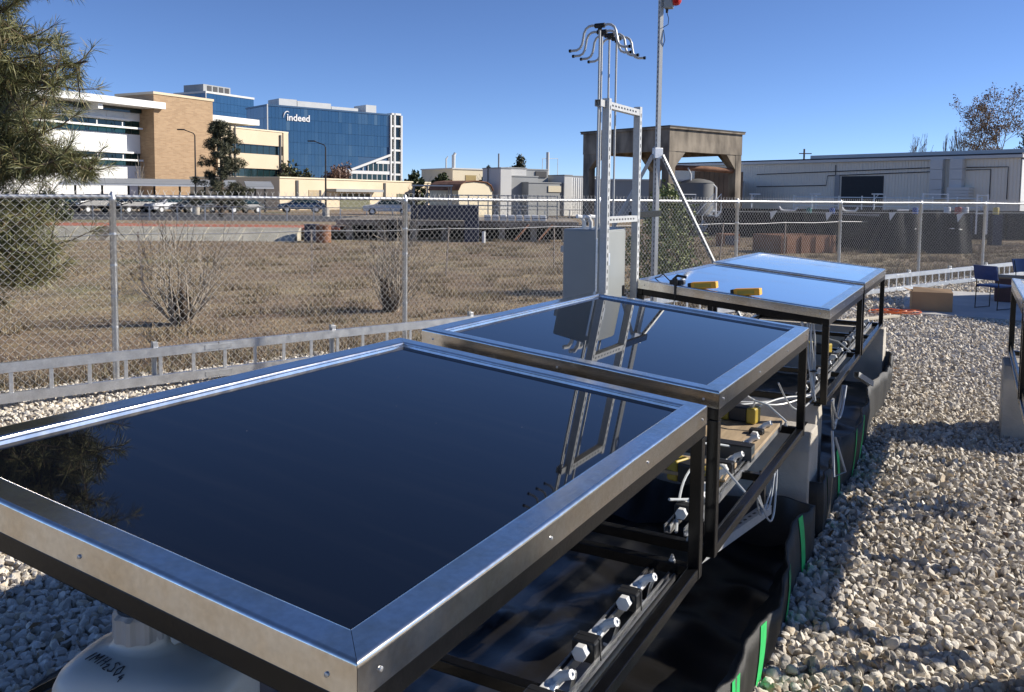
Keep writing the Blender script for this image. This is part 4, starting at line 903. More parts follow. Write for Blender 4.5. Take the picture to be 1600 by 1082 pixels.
# --- white wing left of it
b = bld('white_office', 'white panelled office building with green window bands and flat overhanging roof', c+Vector((-UY, UX, 0))*2.5, CG); Lw = 46
zc0, zc1 = zz(222, 178.5, 106.5), zz(222, 171, 106.5)
MB().mm((-Lw, .35, 0), (-.02, 9, zc0+.2)).build('wall', whitepaint, b)
zb = [(zz(215, 211, 106), zz(215, 190.5, 106)), (zz(215, 260, 106), zz(215, 240.5, 106))]
prow = [(0, zb[1][0]), (zb[1][1], zb[0][0]), (zb[0][1], zc0)]
for z0, z1 in prow:
    n = max(1, round((z1-z0)/2.6)) if z0 else 2
    pmh = MB().mm((.012, 0, .012), (2.288, .25, (z1-z0)/n-.012)).mesh('wall_panel', whitebr)
    for k in range(n):
        for i in range(20): inst('wall_panel', pmh, b, (-2.3*(i+1), .1, z0+k*(z1-z0)/n))
for z0, z1 in zb:
    gm = MB().mm((.03, 0, 0), (1.12, .05, z1-z0)).mesh('window_pane', greengl)
    for i in range(40): inst('window_pane', gm, b, (-1.15*(i+1), .22, z0))
    MB().mm((-Lw, -.75, z1-.08), (-1.6, .12, z1+.14)).build('sunshade', whitepaint, b); MB().mm((-Lw, -.95, (z0+z1)/2-.22), (-.4, -.78, (z0+z1)/2)).build('light_shelf', whitepaint, b)
    for i in range(13): MB().mm((-3.4*i-3.2, -.8, (z0+z1)/2-.1), (-3.4*i-3.1, .15, (z0+z1)/2+.0)).mm((-3.4*i-3.2, -.82, (z0+z1)/2), (-3.4*i-3.08, -.72, (z0+z1)/2+.5)).build('bracket', whitepaint, b)
MB().mm((-Lw, -3.2, zc1-.05), (1.2, 9, zc1+.75)).build('roof_canopy', whitepaint, b)
MB().mm((-Lw, -.3, zc0), (-.05, 8.9, zc1-.07)).build('clerestory', darkgl, b)
for i in range(6): MB().mm((-8.2*i-7.6, -2.6, zc1-.75), (-8.2*i-7.0, -.2, zc1-.08)).build('roof_bracket', whitepaint, b)
# --- link behind the tower
c2 = Vector((gx(331, 118), 118, 0)); b = bld('link_block', 'small white link block between brick tower and tan offices', c2, CG)
MB().mm((-1, 1, 0), (5.2, 7, zz(345, 196, 118))).build('wall', whitepaint, b); MB().mm((-2, -1.5, zz(350, 190.5, 118)), (7.6, 7.2, zz(350, 181.5, 118))).build('roof_canopy', whitepaint, b)
MB().mm((-1.05, .9, zz(345, 206, 118)), (4.4, .97, zz(345, 197, 118))).build('window', darkgl, b)
# --- tan two storey offices
c3 = Vector((gx(450, 128), 128, 0)); b = bld('tan_offices', 'tan stucco office block with two dark window bands', c3, CG); h3 = zz(450, 208.5, 128); L3 = 13.4
za, zb_ = zz(440, 243.5, 127), zz(440, 229.5, 127); zc, zd = zz(440, 278, 127), zz(440, 265.5, 127)
for a, d in ((0, zc), (zd, za), (zb_, h3)): MB().mm((-L3, 0, a), (-1.0, .4, d)).build('wall_band', tanwall, b)
MB().mm((-L3, .45, 0), (-.3, 3, h3-.2)).build('core', tanwall, b); MB().mm((-1.0, -.15, 0), (0, .44, h3)).build('pier', tanwall, b); MB().mm((-L3, -.1, h3), (.1, 3, h3+.18)).build('coping', cream, b)
MB().mm((-1.75, -.17, 0), (-1.45, -.02, h3-.4)).build('downpipe', darkroof, b); MB().mm((-11.4, -.17, 0), (-11.15, -.02, h3+.3)).mm((-10.5, -.17, 0), (-10.3, -.02, h3+.4)).build('downpipe', darkroof, b)
wm = MB().mm((.04, 0, .03), (1.16, .05, zb_-za-.03)).mesh('window_pane', darkgl); wm2 = MB().mm((.04, 0, .03), (1.16, .05, zd-zc-.03)).mesh('window_pane', darkgl)
for i in range(10): inst('window_pane', wm, b, (-1.1-1.2*(i+1), .28, za)); inst('window_pane', wm2, b, (-1.1-1.2*(i+1), .28, zc))
# --- low tan building
c4 = Vector((gx(437, 95), 95, 0)); b = bld('low_tan_building', 'long low tan building with flat roof and loading doors', c4, CG+.02); h4 = zz(437, 278.5, 95)
MB().mm((0, 0, 0), (40, 14, h4)).build('wall', tanwall, b); MB().mm((-.1, -.12, h4), (40.1, 14, h4+.16)).build('coping', cream, b)
MB().mm((2.6, -.12, 0), (3.0, -.01, h4-.2)).build('downpipe', darkroof, b); MB().mm((19.5, -.12, 0), (19.9, -.01, h4-.2)).build('downpipe', darkroof, b)
MB().mm((4.8, -.06, 0), (6.6, -.01, 2.3)).build('door', mat('door_tan', (.40, .32, .2), .7), b); MB().mm((6.6, -.07, 0), (7.0, -.01, 2.3)).build('door_post', darkroof, b)
for x0, x1 in ((8.0, 17.5),): MB().mm((x0, -1.5, 2.15), (x1, -.01, 2.5)).build('loading_canopy', greymetal, b)
MB().mm((10.5, -.06, 0), (16.5, -.01, 1.9)).build('shutter', mat('olive_shutter', (.12, .12, .07), .7), b); MB().mm((22.5, -.06, 0), (30, -.01, 2.0)).build('shutter', MATS['olive_shutter'], b)
w5 = bld('tan_annex', 'low shaded tan annex left of the long building', Vector((gx(383, 104), 104, 0)), CG); MB().mm((0, 0, 0), (7, 6, zz(400, 281, 104))).build('wall', tanwall, w5)
MB().mm((.4, -.06, .4), (4.5, -.01, 2.2)).build('window', darkgl, w5)
# --- glass towers
glassb = bpy.data.materials.new('blue_curtain_glass'); glassb.use_nodes = True; p_ = glassb.node_tree.nodes['Principled BSDF']
oi = glassb.node_tree.nodes.new('ShaderNodeObjectInfo'); rr_ = glassb.node_tree.nodes.new('ShaderNodeValToRGB'); rr_.color_ramp.elements[0].color = (.014, .060, .145, 1); rr_.color_ramp.elements[1].position = .86; rr_.color_ramp.elements[1].color = (.020, .072, .165, 1); e9 = rr_.color_ramp.elements.new(.97); e9.color = (.06, .12, .20, 1)
glassb.node_tree.links.new(oi.outputs['Random'], rr_.inputs[0]); glassb.node_tree.links.new(rr_.outputs[0], p_.inputs['Base Color']); p_.inputs['Roughness'].default_value = .09; p_.inputs['Metallic'].default_value = .0; p_.inputs['Specular IOR Level'].default_value = .9
mull = mat('tower_mullion', (.03, .09, .19), .4, 0, .05, .1)
def curtain(b, L, h, nf, nc, y, x0=0, z0=0, xf=None, skip=None, side=False):
    """panes on the face y (facing -y), or on the face x (facing -x) when side"""
    pw, ph_ = L/nc, h/nf; pmesh = MB().mm((.02, 0, .035), (pw-.02, .08, ph_-.035)).mesh('curtain_pane', glassb)
    for i in range(nc):
        for k in range(nf):
            if skip and skip((i+.5)*pw, (k+.5)*ph_): continue
            t = (rnd.gauss(0, .004), 0, rnd.gauss(0, .004))
            if side: inst('curtain_pane', pmesh, b, (y, x0+(i+1)*pw, z0+k*ph_), (t[0], 0, R(-90)+t[2]))
            else: inst('curtain_pane', pmesh, b, (x0+i*pw, y, z0+k*ph_), t)
c6 = Vector((gx(324, 300), 300, 0)); b = bld('far_glass_tower', 'farther blue glass tower rising behind the brick tower', c6, CG); h6 = zz(324, 145.5, 300)
MB().mm((0.1, 0.1, 0), (22.5, 16, h6)).build('core', mull, b); curtain(b, 22.5, h6-16, 7, 14, -.02, 0, 16); curtain(b, 14, h6-16, 7, 6, -.02, .3, 16, side=True)
MB().mm((-.2, -.2, h6), (22.7, 16.2, h6+.7)).build('parapet', lightsiding, b); MB().mm((-.25, -.25, 0), (0, 0, h6)).build('corner_fin', lightsiding, b)
ph = MB().mm((2.5, 4, h6+.7), (15, 14, h6+3.6)).build('penthouse', greymetal, b)
for i in range(4): MB().mm((4.2+2.7*i, 3.9, h6+1.2), (6.2+2.7*i, 3.99, h6+3.2)).build('louvre', darkroof, ph)
TH2 = .70; c7 = Vector((gx(419.5, 260), 260, 0)); b = bld('near_glass_tower', 'wide blue glass office tower with white lettering at its top corner', c7, TH2); h7 = zz(419.5, 165.5, 260); L7 = 43.2
def cutl(x, z): return (z-6.2) < (x-15.2)*(15.6-6.2)/(L7-15.2)-.1       # below the diagonal
MB().mm((.1, .1, 0), (L7, 16, h7)).build('core', mull, b); curtain(b, L7, h7, 8, 36, -.02, 0, 0, skip=lambda x, z: cutl(x, z-1)); curtain(b, 15, h7, 8, 6, -.02, .3, 0, side=True)
MB().mm((-.2, -.2, h7), (L7, 16.2, h7+.5)).build('parapet', mull, b); MB().mm((-.3, -.3, 0), (0, 0, h7+.5)).build('corner_fin', lightsiding, b)
MB().bar((15.2, -.5, 5.2), (L7, -.5, 15.2), .8, .7).build('diagonal_edge', whitepaint, b)
for k in range(4):
    z = 1.5+k*3.55; xs = 15.2+(z+1.1-5.2)*(L7-15.2)/10
    if xs < L7-1:
        MB().mm((max(xs, 14), -.40, z), (L7, -.05, z+1.05)).build('white_band', whitepaint, b)
        x = max(xs, 15)+1.5
        wmesh = MB().mm((0, 0, 0), (1.5, .06, 2.35)).mesh('window_pane', darkgl)
        while x < L7-1.6:
            if (x-15.2)*10/(L7-15.2)+5.2 > z+1.05+2.3: inst('window_pane', wmesh, b, (x, -.22, z+1.1))
            MB().mm((x+1.55, -.34, z+1.08), (x+1.75, -.12, min(z+3.5, (x-15.2)*10/(L7-15.2)+5.0))).build('mullion', whitepaint, b) if (x-15.2)*10/(L7-15.2)+4.6 > z+1.4 else None
            x += 1.9
# white framed end bay
xe = L7
for x in (xe, xe+1.5, xe+4.2): MB().mm((x, -.6, 0), (x+.55, 14, h7+.2)).build('white_column', whitepaint, b)
for k in range(8): MB().mm((xe+.55, -.5, k*4.05-.3+.6), (xe+1.5, 13.9, k*4.05+.95)).mm((xe+2.05, -.5, k*4.05+.3), (xe+4.2, 13.9, k*4.05+.95)).build('white_beam', whitepaint, b)
for k in range(7): MB().mm((xe+.56, .2, k*4.05+.97), (xe+1.49, .4, k*4.05+4.3)).build('window', darkgl, b); MB().mm((xe+2.06, .2, k*4.05+.97), (xe+4.19, .4, k*4.05+4.3)).build('window', darkgl, b)
for x0, x1, z, hh in ((6, 12, .5, 2.6), (12.2, 24, .5, 2.3), (24.2, 34, .5, 1.5), (37, 41, .5, 3.0)): MB().mm((x0, 5, h7+z), (x1, 13, h7+z+hh)).build('roof_plant', lightsiding, b)
lt = text('indeed', 2.9, signwhite, b, Matrix.Translation((6.1, -.22, h7-4.0)) @ Matrix.Rotation(R(90), 4, 'X'), .05, 'lettering', bold=.05)
# arc sweeping over the first letter
a_ = [(6.35+1.35*math.cos(R(q))*.9-.1, -.25, h7-3.2+1.9*math.sin(R(q))) for q in range(60, 185, 12)]; MB().tube(a_, [.06+.13*math.sin(i/(len(a_)-1)*3.14) for i in range(len(a_))], 6).build('logo_arc', signwhite, b)

# --- middle distance
b = bld('tan_workshop', 'tan flat roofed workshop behind the hedge, shaded left wall', Vector((gx(707, 135), 135, 0)), .62); hh = zz(707, 264.5, 135)
MB().mm((0, 0, 0), (8, 10, hh)).build('wall', cream, b); MB().mm((-.15, -.15, hh), (8.15, 10.1, hh+.2)).build('coping', lightsiding, b); MB().mm((2.4, -.06, hh-2.9), (4.4, -.01, hh-.9)).build('door', mat('ochre_door', (.35, .26, .10), .7), b)
for x, z, r_ in ((2, 2.2, .3), (.6, 1.6, .12)): MB().tube([(x, 3, hh+.2), (x, 3, hh+.2+z)], r_, 8).tube([(x, 3, hh+z), (x+.3, 3, hh+z+.5)], r_*.8, 8).build('roof_vent', lightsiding, b, True)
b = bld('gambrel_shed', 'cream shed with a barn shaped gable', Vector((gx(716, 75), 75, 0)), .78)
hs = zz(742, 284, 75); w = 4.1
MB().prism([(0, 0, 0), (w, 0, 0), (w, 0, hs-.75), (w-.25, 0, hs-.35), (w-.8, 0, hs-.1), (w/2, 0, hs), (.8, 0, hs-.1), (.25, 0, hs-.35), (0, 0, hs-.75)], (0, 4, 0)).build('wall', cream, b)
for p, q in (((-.06, hs-.8), (.22, hs-.31)), ((.22, hs-.31), (.78, hs-.04)), ((.78, hs-.04), (w/2, hs+.06)), ((w/2, hs+.06), (w-.78, hs-.04)), ((w-.78, hs-.04), (w-.22, hs-.31)), ((w-.22, hs-.31), (w+.06, hs-.8))): MB().prism([(p[0], -.15, p[1]), (q[0], -.15, q[1]), (q[0], -.15, q[1]+.06), (p[0], -.15, p[1]+.06)], (0, 4.3, 0)).build('roof_sheet', rust, b)
b = bld('lean_to', 'open grey lean to shelter in front of the cream shed', Vector((gx(645, 72), 72, 0)), .15); hl_ = zz(660, 291, 72)
MB().mm((0, 0, hl_), (3.4, 3, hl_+.1)).build('roof_sheet', lightsiding, b)
for x in (.05, 1.2, 3.2):
    for y in (.1, 2.8): MB().mm((x, y, 0), (x+.1, y+.1, hl_)).build('post', greymetal, b)
b = bld('industrial_block', 'cluster of grey industrial sheds and ducts left of the concrete frame', Vector((gx(782, 78), 78, 0)), .62)
def zi(y): return zz(840, y, 78)
def xi(p): return (gx(p, 78)-gx(782, 78))/.77
for p0, p1, y0, m, d0, d1 in ((782, 798, 264, lightsiding, 0, 3), (798, 842, 276, greymetal, .4, 3), (798, 826, 263, lightsiding, .6, 2.5), (830, 866, 264, greymetal, 1.2, 4), (818, 870, 286, greymetal, -.6, 1), (872, 884, 273, lightsiding, -.8, 3), (884, 930, 274, whitepaint, -.6, 4)):
    MB().mm((xi(p0), d0, 0), (xi(p1), d1, zi(y0))).build('shed_wall', m, b); MB().mm((xi(p0)-.05, d0-.06, zi(y0)), (xi(p1)+.05, d1, zi(y0)+.1)).build('roof_edge', greymetal, b)
for i in range(9): MB().mm((xi(884)+.08+i*.27, -.63, .1), (xi(884)+.10+i*.27, -.605, zi(274)-.1)).build('cladding_joint', greymetal, b)
MB().mm((xi(846), 1.1, zi(276)), (xi(863), 1.19, zi(266))).build('louvre', darkroof, b); MB().mm((xi(848), -.68, zi(300)), (xi(868), -.61, zi(290))).build('shed_window', cream, b)
MB().tube([(xi(873.5), 2, zi(275)), (xi(873.5), 2, zi(233))], .16, 10).build('stack', lightsiding, b, True); MB().tube([(xi(865), 2, zi(273)), (xi(865), 2, zi(244)), (xi(890), 2, zi(243)), (xi(890), 2, zi(273))], .035, 5).build('stack_frame', lightsiding, b)
MB().tube([(xi(797), 2, zi(264)), (xi(797), 2, zi(239))], .08, 8).build('flue', greymetal, b, True); MB().tube([(xi(781), 2, zi(290)), (xi(781), 2, zi(260))], .04, 6).build('flue', darkroof, b, True)
# --- concrete frame structure
hF = zz(1044, 201, 50); cF = Vector((gx(1044, 50), 50, 0)); GF = .675
b = bld('concrete_structure', 'old stained concrete frame structure with four columns and heavy roof beam', cF, GF, 'structure'); Lx, Ly, cw = 6.9, 7.3, .55
zb0 = zz(1044, 236, 50)
for x in (0, Lx-cw):
    for y in (0, Ly-cw): MB().mm((x, y, 0), (x+cw, y+cw, zb0-.002)).build('column', stain, b)
for a, q in (((-.02, -.02, zb0), (Lx+.02, .5, hF)), ((-.02, Ly-.5, zb0), (Lx+.02, Ly+.02, hF)), ((-.02, .502, zb0), (.5, Ly-.502, hF)), ((Lx-.5, .502, zb0), (Lx+.02, Ly-.502, hF))): MB().mm(a, q).build('beam', stain, b)
MB().mm((-.14, -.14, hF), (Lx+.14, Ly+.14, hF+.12)).build('roof_slab', stain, b); MB().mm((-.17, -.17, hF+.12), (Lx+.17, Ly+.17, hF+.18)).build('roof_felt', darkroof, b)
def haunch(p, q, r_, ext): MB().prism([p, q, r_], ext).build('haunch', stain, b)
k = .95
for y in (.02, Ly-.48):
    haunch((cw, y, zb0), (cw+k, y, zb0), (cw, y, zb0-k), (0, .45, 0)); haunch((Lx-cw, y, zb0), (Lx-cw-k, y, zb0), (Lx-cw, y, zb0-k), (0, .45, 0))
for x in (.02, Lx-.48):
    haunch((x, cw, zb0), (x, cw+k, zb0), (x, cw, zb0-k), (.45, 0, 0)); haunch((x, Ly-cw, zb0), (x, Ly-cw-k, zb0), (x, Ly-cw, zb0-k), (.45, 0, 0))
tk = thing('storage_tank', 'white domed storage tank under the concrete frame', 'tank', at(1088, 310, 53.2).xy.to_3d()); rt_ = 1.05; zt_ = zz(1088, 285, 51.5)
MB().lathe([(rt_, .1), (rt_, zt_-.02)], n=28).build('shell', tankgrey, tk, True); MB().lathe([(rt_+.03, zt_-.02), (rt_*.8, zt_+.12), (rt_*.4, zt_+.22), (.05, zt_+.26)], n=28).build('dome', tankgrey, tk, True)
MB().tube([(rt_+.1, -.3, .2), (rt_+.1, -.3, zt_-.3), (rt_-.2, -.3, zt_)], .07, 8).build('pipe', whitepaint, tk, True); MB().tube([(-.5, -.6, zt_), (-.5, -.6, zt_+.5), (-.7, -.6, zt_+.9)], .05, 8).build('vent', whitepaint, tk, True)
pp = tag(MB().tube([at(1046, 262, 52.5), at(1100, 264, 53), at(1155, 268, 54.5)], .17, 10).build('rusty_pipe', rust, None, True), 'rusty horizontal pipe running beneath the concrete frame', 'pipe')
for i in range(9): p = at(1052+i*12, 285, 55.8); 
b = bld('rust_shed', 'rust brown ribbed shed wall beneath the concrete frame', at(1085, 310, 58).xy.to_3d(), .1)
for i in range(10): MB().mm((i*.34, 0, 0), (i*.34+.32, .1, zz(1100, 268, 58))).build('cladding_sheet', mat('brown_cladding', (.16, .12, .085), .8, 0, .2, 1), b)
# white stairs and rails
b = thing('white_stairs', 'white metal stairs with handrails beyond the fence right of the bush', 'stairs', at(1100, 345, 44).xy.to_3d(), .25)
for k in range(6): MB().mm((.16*k, 0, .2*k+.15), (.16*k+.22, .8, .2*k+.18)).build('tread', whitepaint, b)
for y in (0, .8):
    MB().bar((-.1, y, .1), (1.0, y, 1.25), .04, .10).build('stringer', whitepaint, b); MB().tube([(-.1, y, .1), (-.1, y, .95), (.95, y, 2.1), (.95, y, 1.25)], .022, 6).build('handrail', whitepaint, b)
MB().tube([(-1.6, .8, 1.55), (-1.6, .8, 2.05), (-.1, .8, 2.05), (-.1, .8, 1.5), (-1.6, .8, 1.55)], .025, 6).tube([(-1.6, .8, 1.8), (-.1, .8, 1.8)], .022, 6).build('guard_rail', whitepaint, b)
# --- warehouse on the right
hW = 5.3; cW = Vector((gx(1592, 60), 60, 0)); WD = Vector((-.629, .777, 0)); wh = math.atan2(.777, -.629)-R(90)
b = bld('warehouse', 'long grey metal sided warehouse with a dark roller door', cW, wh); LW = 32
# local +y runs along the wall away from the camera, -x faces the camera
panm = MB()
prof_ = []
for k in range(4): prof_ += [(k*.25, 0), (k*.25+.17, 0), (k*.25+.19, .03), (k*.25+.23, .03)]
prof_.append((1.0, 0)); vs = []; n_ = len(prof_)
for z in (0, hW-.35): vs += [(d, q, z) for q, d in prof_]
panm.add(vs, [(i, i+1, n_+i+1, n_+i) for i in range(n_-1)]); pme = panm.mesh('siding_panel', mat('grey_green_siding', (.78, .72, .61), .6, 0, .06, .3))
MB().mm((.12, 0, 0), (18, LW, hW-.4)).build('core', greymetal, b)
for i in range(LW):
    o = inst('siding_panel', pme, b, (rnd.uniform(0, .012), i, 0))
    if i in (0, 1): pass
MB().mm((-.25, -.2, hW-.34), (18, LW, hW-.12)).build('eave_gutter', lightsiding, b); MB().mm((-.1, -.1, hW-.119), (17.9, LW, hW+.0)).build('roof_edge', darkroof, b)
MB().mm((2.5, -.1, hW+.01), (17, 18, hW+.42)).build('upper_roof', lightsiding, b)
def wy(px):      # distance along the wall for an image column
    k = (px-800)/F*1.0; 
    q = (px-800)/F; return (cW.x-q*cW.y)/(q*.777+.629)
def wz(px, py): return zz(px, py, cW.y+.777*wy(px))
MB().mm((-.06, wy(1377), 0), (-.005, wy(1312), wz(1345, 275.5))).build('roller_door', mat('roller_door_navy', (.012, .018, .024), .6), b)
MB().mm((-.10, wy(1309), 0), (-.004, wy(1302), wz(1310, 274))).build('door_trim', greymetal, b)
for px0, px1, y0, y1, d in ((1453, 1472, 250, 312, .5), (1484, 1503, 249, 312, .55), (1484, 1518, 293, 312, .9)):
    a_ = wy(px1); e_ = wy(px0); n = 4
    for k in range(n):
        z0 = wz(px0, y1)+(wz(px0, y0)-wz(px0, y1))*k/n; z1 = wz(px0, y1)+(wz(px0, y0)-wz(px0, y1))*(k+1)/n; MB().mm((-d, a_, z0+.01), (-.01, e_, z1-.01)).build('duct_section', lightsiding, b)
for pts in (((1180, 273), (1460, 262)), ((1180, 292), (1288, 290), (1290, 275), (1470, 268)), ((1505, 262), (1570, 261), (1570, 312)), ((1505, 266), (1543, 265), (1543, 312)), ((1302, 258), (1302, 312))): MB().tube([(-.05, wy(x), wz(x, y)) for x, y in pts], .035, 5).build('conduit', darkroof, b)
MB().mm((.12, -.06, 0), (18, -.01, hW-.45)).build('end_wall', whitepaint, b)
b = bld('grey_backshed', 'grey wall seen beneath the concrete frame at the left', at(925, 310, 75).xy.to_3d(), -.15); MB().mm((0, 0, 0), (13, 5, zz(960, 282, 75))).build('wall', greymetal, b); MB().mm((-.1, -.1, zz(960, 282, 75)), (13.1, 5, zz(960, 280, 75))).build('roof_edge', lightsiding, b)
# ------------------------------------------------------------------ car park, lamps, cars
def carport(px0, px1, py, Y, dep, label):
    t = thing('carport', label, 'carport', at(px0, 310, Y).xy.to_3d(), .35); L = (gx(px1, Y)-gx(px0, Y))/math.cos(.35)*1.12; z = zz(px0, py, Y)
    MB().prism([(0, 0, z), (0, dep, z+.55), (0, dep, z+.63), (0, 0, z+.08)], (L, 0, 0)).build('roof_sheet', greymetal, t)
    n = max(2, int(L/2))
    for i in range(n): x = .8+i*(L-1.6)/(n-1); MB().mm((x, dep*.45, 0), (x+.18, dep*.45+.18, z+.2)).build('post', darkroof, t); MB().bar((x+.09, .2, z-.05), (x+.09, dep-.2, z+.45), .12, .16).build('roof_beam', whitepaint, t)
    MB().mm((0, -.04, z-.12), (L, .0, z+.02)).build('fascia', whitepaint, t)
carport(92, 316, 287, 74, 7, 'flat grey carport roof on dark posts over the parked cars')
carport(385, 420, 293, 80, 4, 'small white edged carport right of the dark pine')
def paint(n, c): return mat(n, c, .25, 0, .03, coat=.6)
def car_mesh():
    side = [(-2.2, .35), (-2.25, .62), (-2.1, .86), (-1.2, .98), (-.55, 1.42), (.55, 1.46), (1.25, 1.40), (1.95, .98), (2.2, .92), (2.25, .55), (2.2, .33)]
    V = []; n = len(side)
    for s in (-1, 1):
        for x, z in side: y = .88 if z < 1.0 else .66; V.append((x, s*y, z))
    F_ = [tuple(range(n))[::-1], tuple(range(n, 2*n))]+[(i, (i+1) % n, n+(i+1) % n, n+i) for i in range(n)]
    return MB().add(V, F_)
wheelm = MB().tube([(0, -.1, 0), (0, .1, 0)], .33, 18).mesh('wheel', rubber, True); rimm = MB().tube([(0, -.106, 0), (0, .106, 0)], .19, 12).mesh('rim', alum2, True)
cmesh = {}
def car(px, py, Y, m, rz, label, hsc=1):
    t = thing('parked_car', label, 'car', (gx(px, Y), Y, .004), rz, 'cars parked under the carports')
    if m.name not in cmesh: cmesh[m.name] = car_mesh().mesh('body', m, False, .05)
    inst('body', cmesh[m.name], t, sc=(1, 1, hsc))
    MB().add([(-1.28, -.62, .985*hsc+.02), (-1.28, .62, .985*hsc+.02), (-.6, .58, 1.39*hsc+.03), (-.6, -.58, 1.39*hsc+.03)], [(0, 1, 2, 3)]).build('windscreen', darkgl, t)
    for s in (-1, 1):
        MB().add([(-1.05, s*.885, 1.0*hsc), (1.75, s*.885, 1.0*hsc), (1.2, s*.69, 1.36*hsc), (-.5, s*.69, 1.37*hsc)], [(0, 1, 2, 3)]).build('side_window', darkgl, t)
        MB().box((-2.2, s*.66, .72*hsc), (.08, .34, .14)).build('headlight', mat('headlight', (.75, .75, .72), .1), t, bevel=.02)
        MB().box((-.95, s*.98, 1.0*hsc), (.12, .18, .12)).build('mirror', m, t, bevel=.02)
        for x in (-1.4, 1.4): w = inst('wheel', wheelm, t, (x, s*.8, .33)); inst('rim', rimm, w)
    MB().box((-2.25, 0, .5*hsc), (.04, 1.1, .16)).build('grille', blackplastic, t)
PB, PS, PW, PG, PR = paint('car_black', (.01, .01, .012)), paint('car_silver', (.45, .46, .48)), paint('car_white', (.75, .75, .74)), paint('car_graphite', (.05, .055, .06)), paint('car_blue', (.03, .06, .12))
for px, Y, m, rz, l, s in ((105, 73, PG, R(62), 'graphite car, leftmost of the parked row', 1), (150, 73.5, PB, R(62), 'tall black car parked left of the first fence post', 1.15), (212, 74.5, PB, R(62), 'black car just right of the first fence post', 1.05), (262, 76, PS, R(62), 'silver car with its nose towards the fence', 1), (304, 77, PG, R(70), 'graphite car parked under the end of the carport', .95), (374, 78, PG, R(60), 'graphite car half hidden below the dark pine', .9), (470, 84, PR, R(20), 'dark blue car parked in front of the low tan building', 1), (606, 78, PW, R(8), 'white car parked side on near the lean to', 1)):
    car(px, 335, Y, m, rz, l, s)
def lamp(px, pt, Y, label, arm=-1):
    t = thing('street_lamp', label, 'street lamp', (gx(px, Y), Y, 0), 0, 'dark car park lamps'); z = zz(px, pt, Y)
    dm = mat('lamp_bronze', (.03, .025, .022), .5); MB().tube([(0, 0, 0), (0, 0, z-.5)], [.09, .055], 8).build('pole', dm, t, True); MB().lathe([(.3, 0), (.3, .7), (.2, .75)], n=12).build('footing', concrete, t)
    MB().tube([(0, 0, z-.5), (arm*.12, 0, z-.3), (arm*.9, 0, z-.02)], .045, 6).build('arm', dm, t, True); MB().box((arm*1.15, 0, z), (.62, .26, .10)).build('head', dm, t, bevel=.03)
lamp(509, 221, 70, 'dark single arm lamp in front of the glass tower'); lamp(306, 203, 72, 'dark single arm lamp beside the brick tower')
# low rail fence along the car park
t = thing('car_park_rail', 'thin grey wire railing in front of the parked cars', 'railing')
for i in range(22): MB().mm((-31+i*1.75, 55.0+i*.25, 0), (-30.94+i*1.75, 55.06+i*.25, .95)).build('post', galv, t)
m = MB(); m.tube([(-31, 55, .93), (5.8, 60.25, .93)], .025, 4).tube([(-31, 55, .5), (5.8, 60.25, .5)], .015, 4); m.build('rail', galv, t)
# retaining wall with red clay top
palecon = mat('pale_concrete', (.42, .39, .31), .85, 0, .2, 1.5, .3, 20)
t = thing('retaining_wall', 'pale concrete retaining wall with a red clay top across the field', 'wall')
x0, x1 = gx(60, 33), gx(470, 34)
for i in range(14):
    a = x0+(x1-x0)*i/14; e = x0+(x1-x0)*(i+1)/14-.008; MB().prism([(a, 32.2+.05*i, 0), (a, 33.2+.05*i, .50+.012*rnd.uniform(-1, 1)), (a, 33.45+.05*i, .5), (a, 33.45+.05*i, 0)], (e-a, 0, 0)).build('wall_panel', palecon if i != 3 else stain, t)
MB().prism([(x0-4, 33.46, .41), (x1+1.5, 34.15, .41), (x1+1.2, 37.0, .41), (x0-4, 36.6, .41)], (0, 0, .09)).build('clay_top', redclay, t)
MB().prism([(x0-4, 37.1, .0), (x1+1.2, 37.2, .0), (x1+1, 42, .0), (x0-4, 42, .0)], (0, 0, .35)).build('bank', soil, t)
m = MB()
for i in range(10): pass
# rusty drum and pipes near the wall
for px, Y, l, mm_ in ((505, 32.5, 'rusty open drum standing at the end of the retaining wall', rust), (487, 33.2, 'dark square pit cover beside the rusty drum', navy)):
    dr = thing('drum', l, 'drum', (gx(px, Y), Y, 0)); MB().lathe([(.29, 0), (.30, .02), (.29, .3), (.305, .32), (.29, .34), (.29, .62), (.305, .64), (.27, .65)], n=16).build('shell', mm_, dr, True); MB().lathe([(.305, .64), (.305, .67), (.28, .675)], n=16).build('rim', mm_, dr, True)
# raised deck over a dark channel
t = thing('loading_deck', 'long low brown deck on piers over a dark channel', 'deck'); Yd = 34.5
dx0, dx1 = gx(525, Yd), gx(905, Yd); zt_ = zz(700, 345, Yd)
MB().mm((dx0, Yd, zt_-.22), (dx1, Yd+7, zt_)).build('deck_slab', stain, t); MB().mm((dx0, Yd+2.0, 0), (dx1, Yd+2.2, zt_-.22)).build('back_wall', tarp, t)
for px in (540, 590, 640, 690, 780, 830, 880): x = gx(px, Yd); MB().mm((x, Yd+.1, 0), (x+.25, Yd+.45, zt_-.222)).build('pier', stain, t)
x = gx(726, Yd-.6); MB().mm((x, Yd-.6, 0), (x+.55, Yd-.15, zz(735, 322, Yd))).build('tall_pier', navy, t)
x = gx(735, Yd-.7); tag(MB().tube([(x+.55, Yd-.9, 0), (x+.55, Yd-.9, .45)], .07, 10).build('white_bollard', whitepaint, None, True), 'short white bollard in front of the tall dark pier', 'bollard')
d = thing('skip_container', 'dark blue steel skip standing on the deck', 'skip', (gx(694, 36), 36, zt_), .03); w2 = 1.35; hd = zz(694, 323, 36)-zt_
for a, q in (((-w2, -.6, 0), (w2, -.55, hd)), ((-w2, .55, 0), (w2, .6, hd)), ((-w2, -.549, 0), (-w2+.05, .549, hd)), ((w2-.05, -.549, 0), (w2, .549, hd))): MB().mm(a, q).build('side', navy, d)
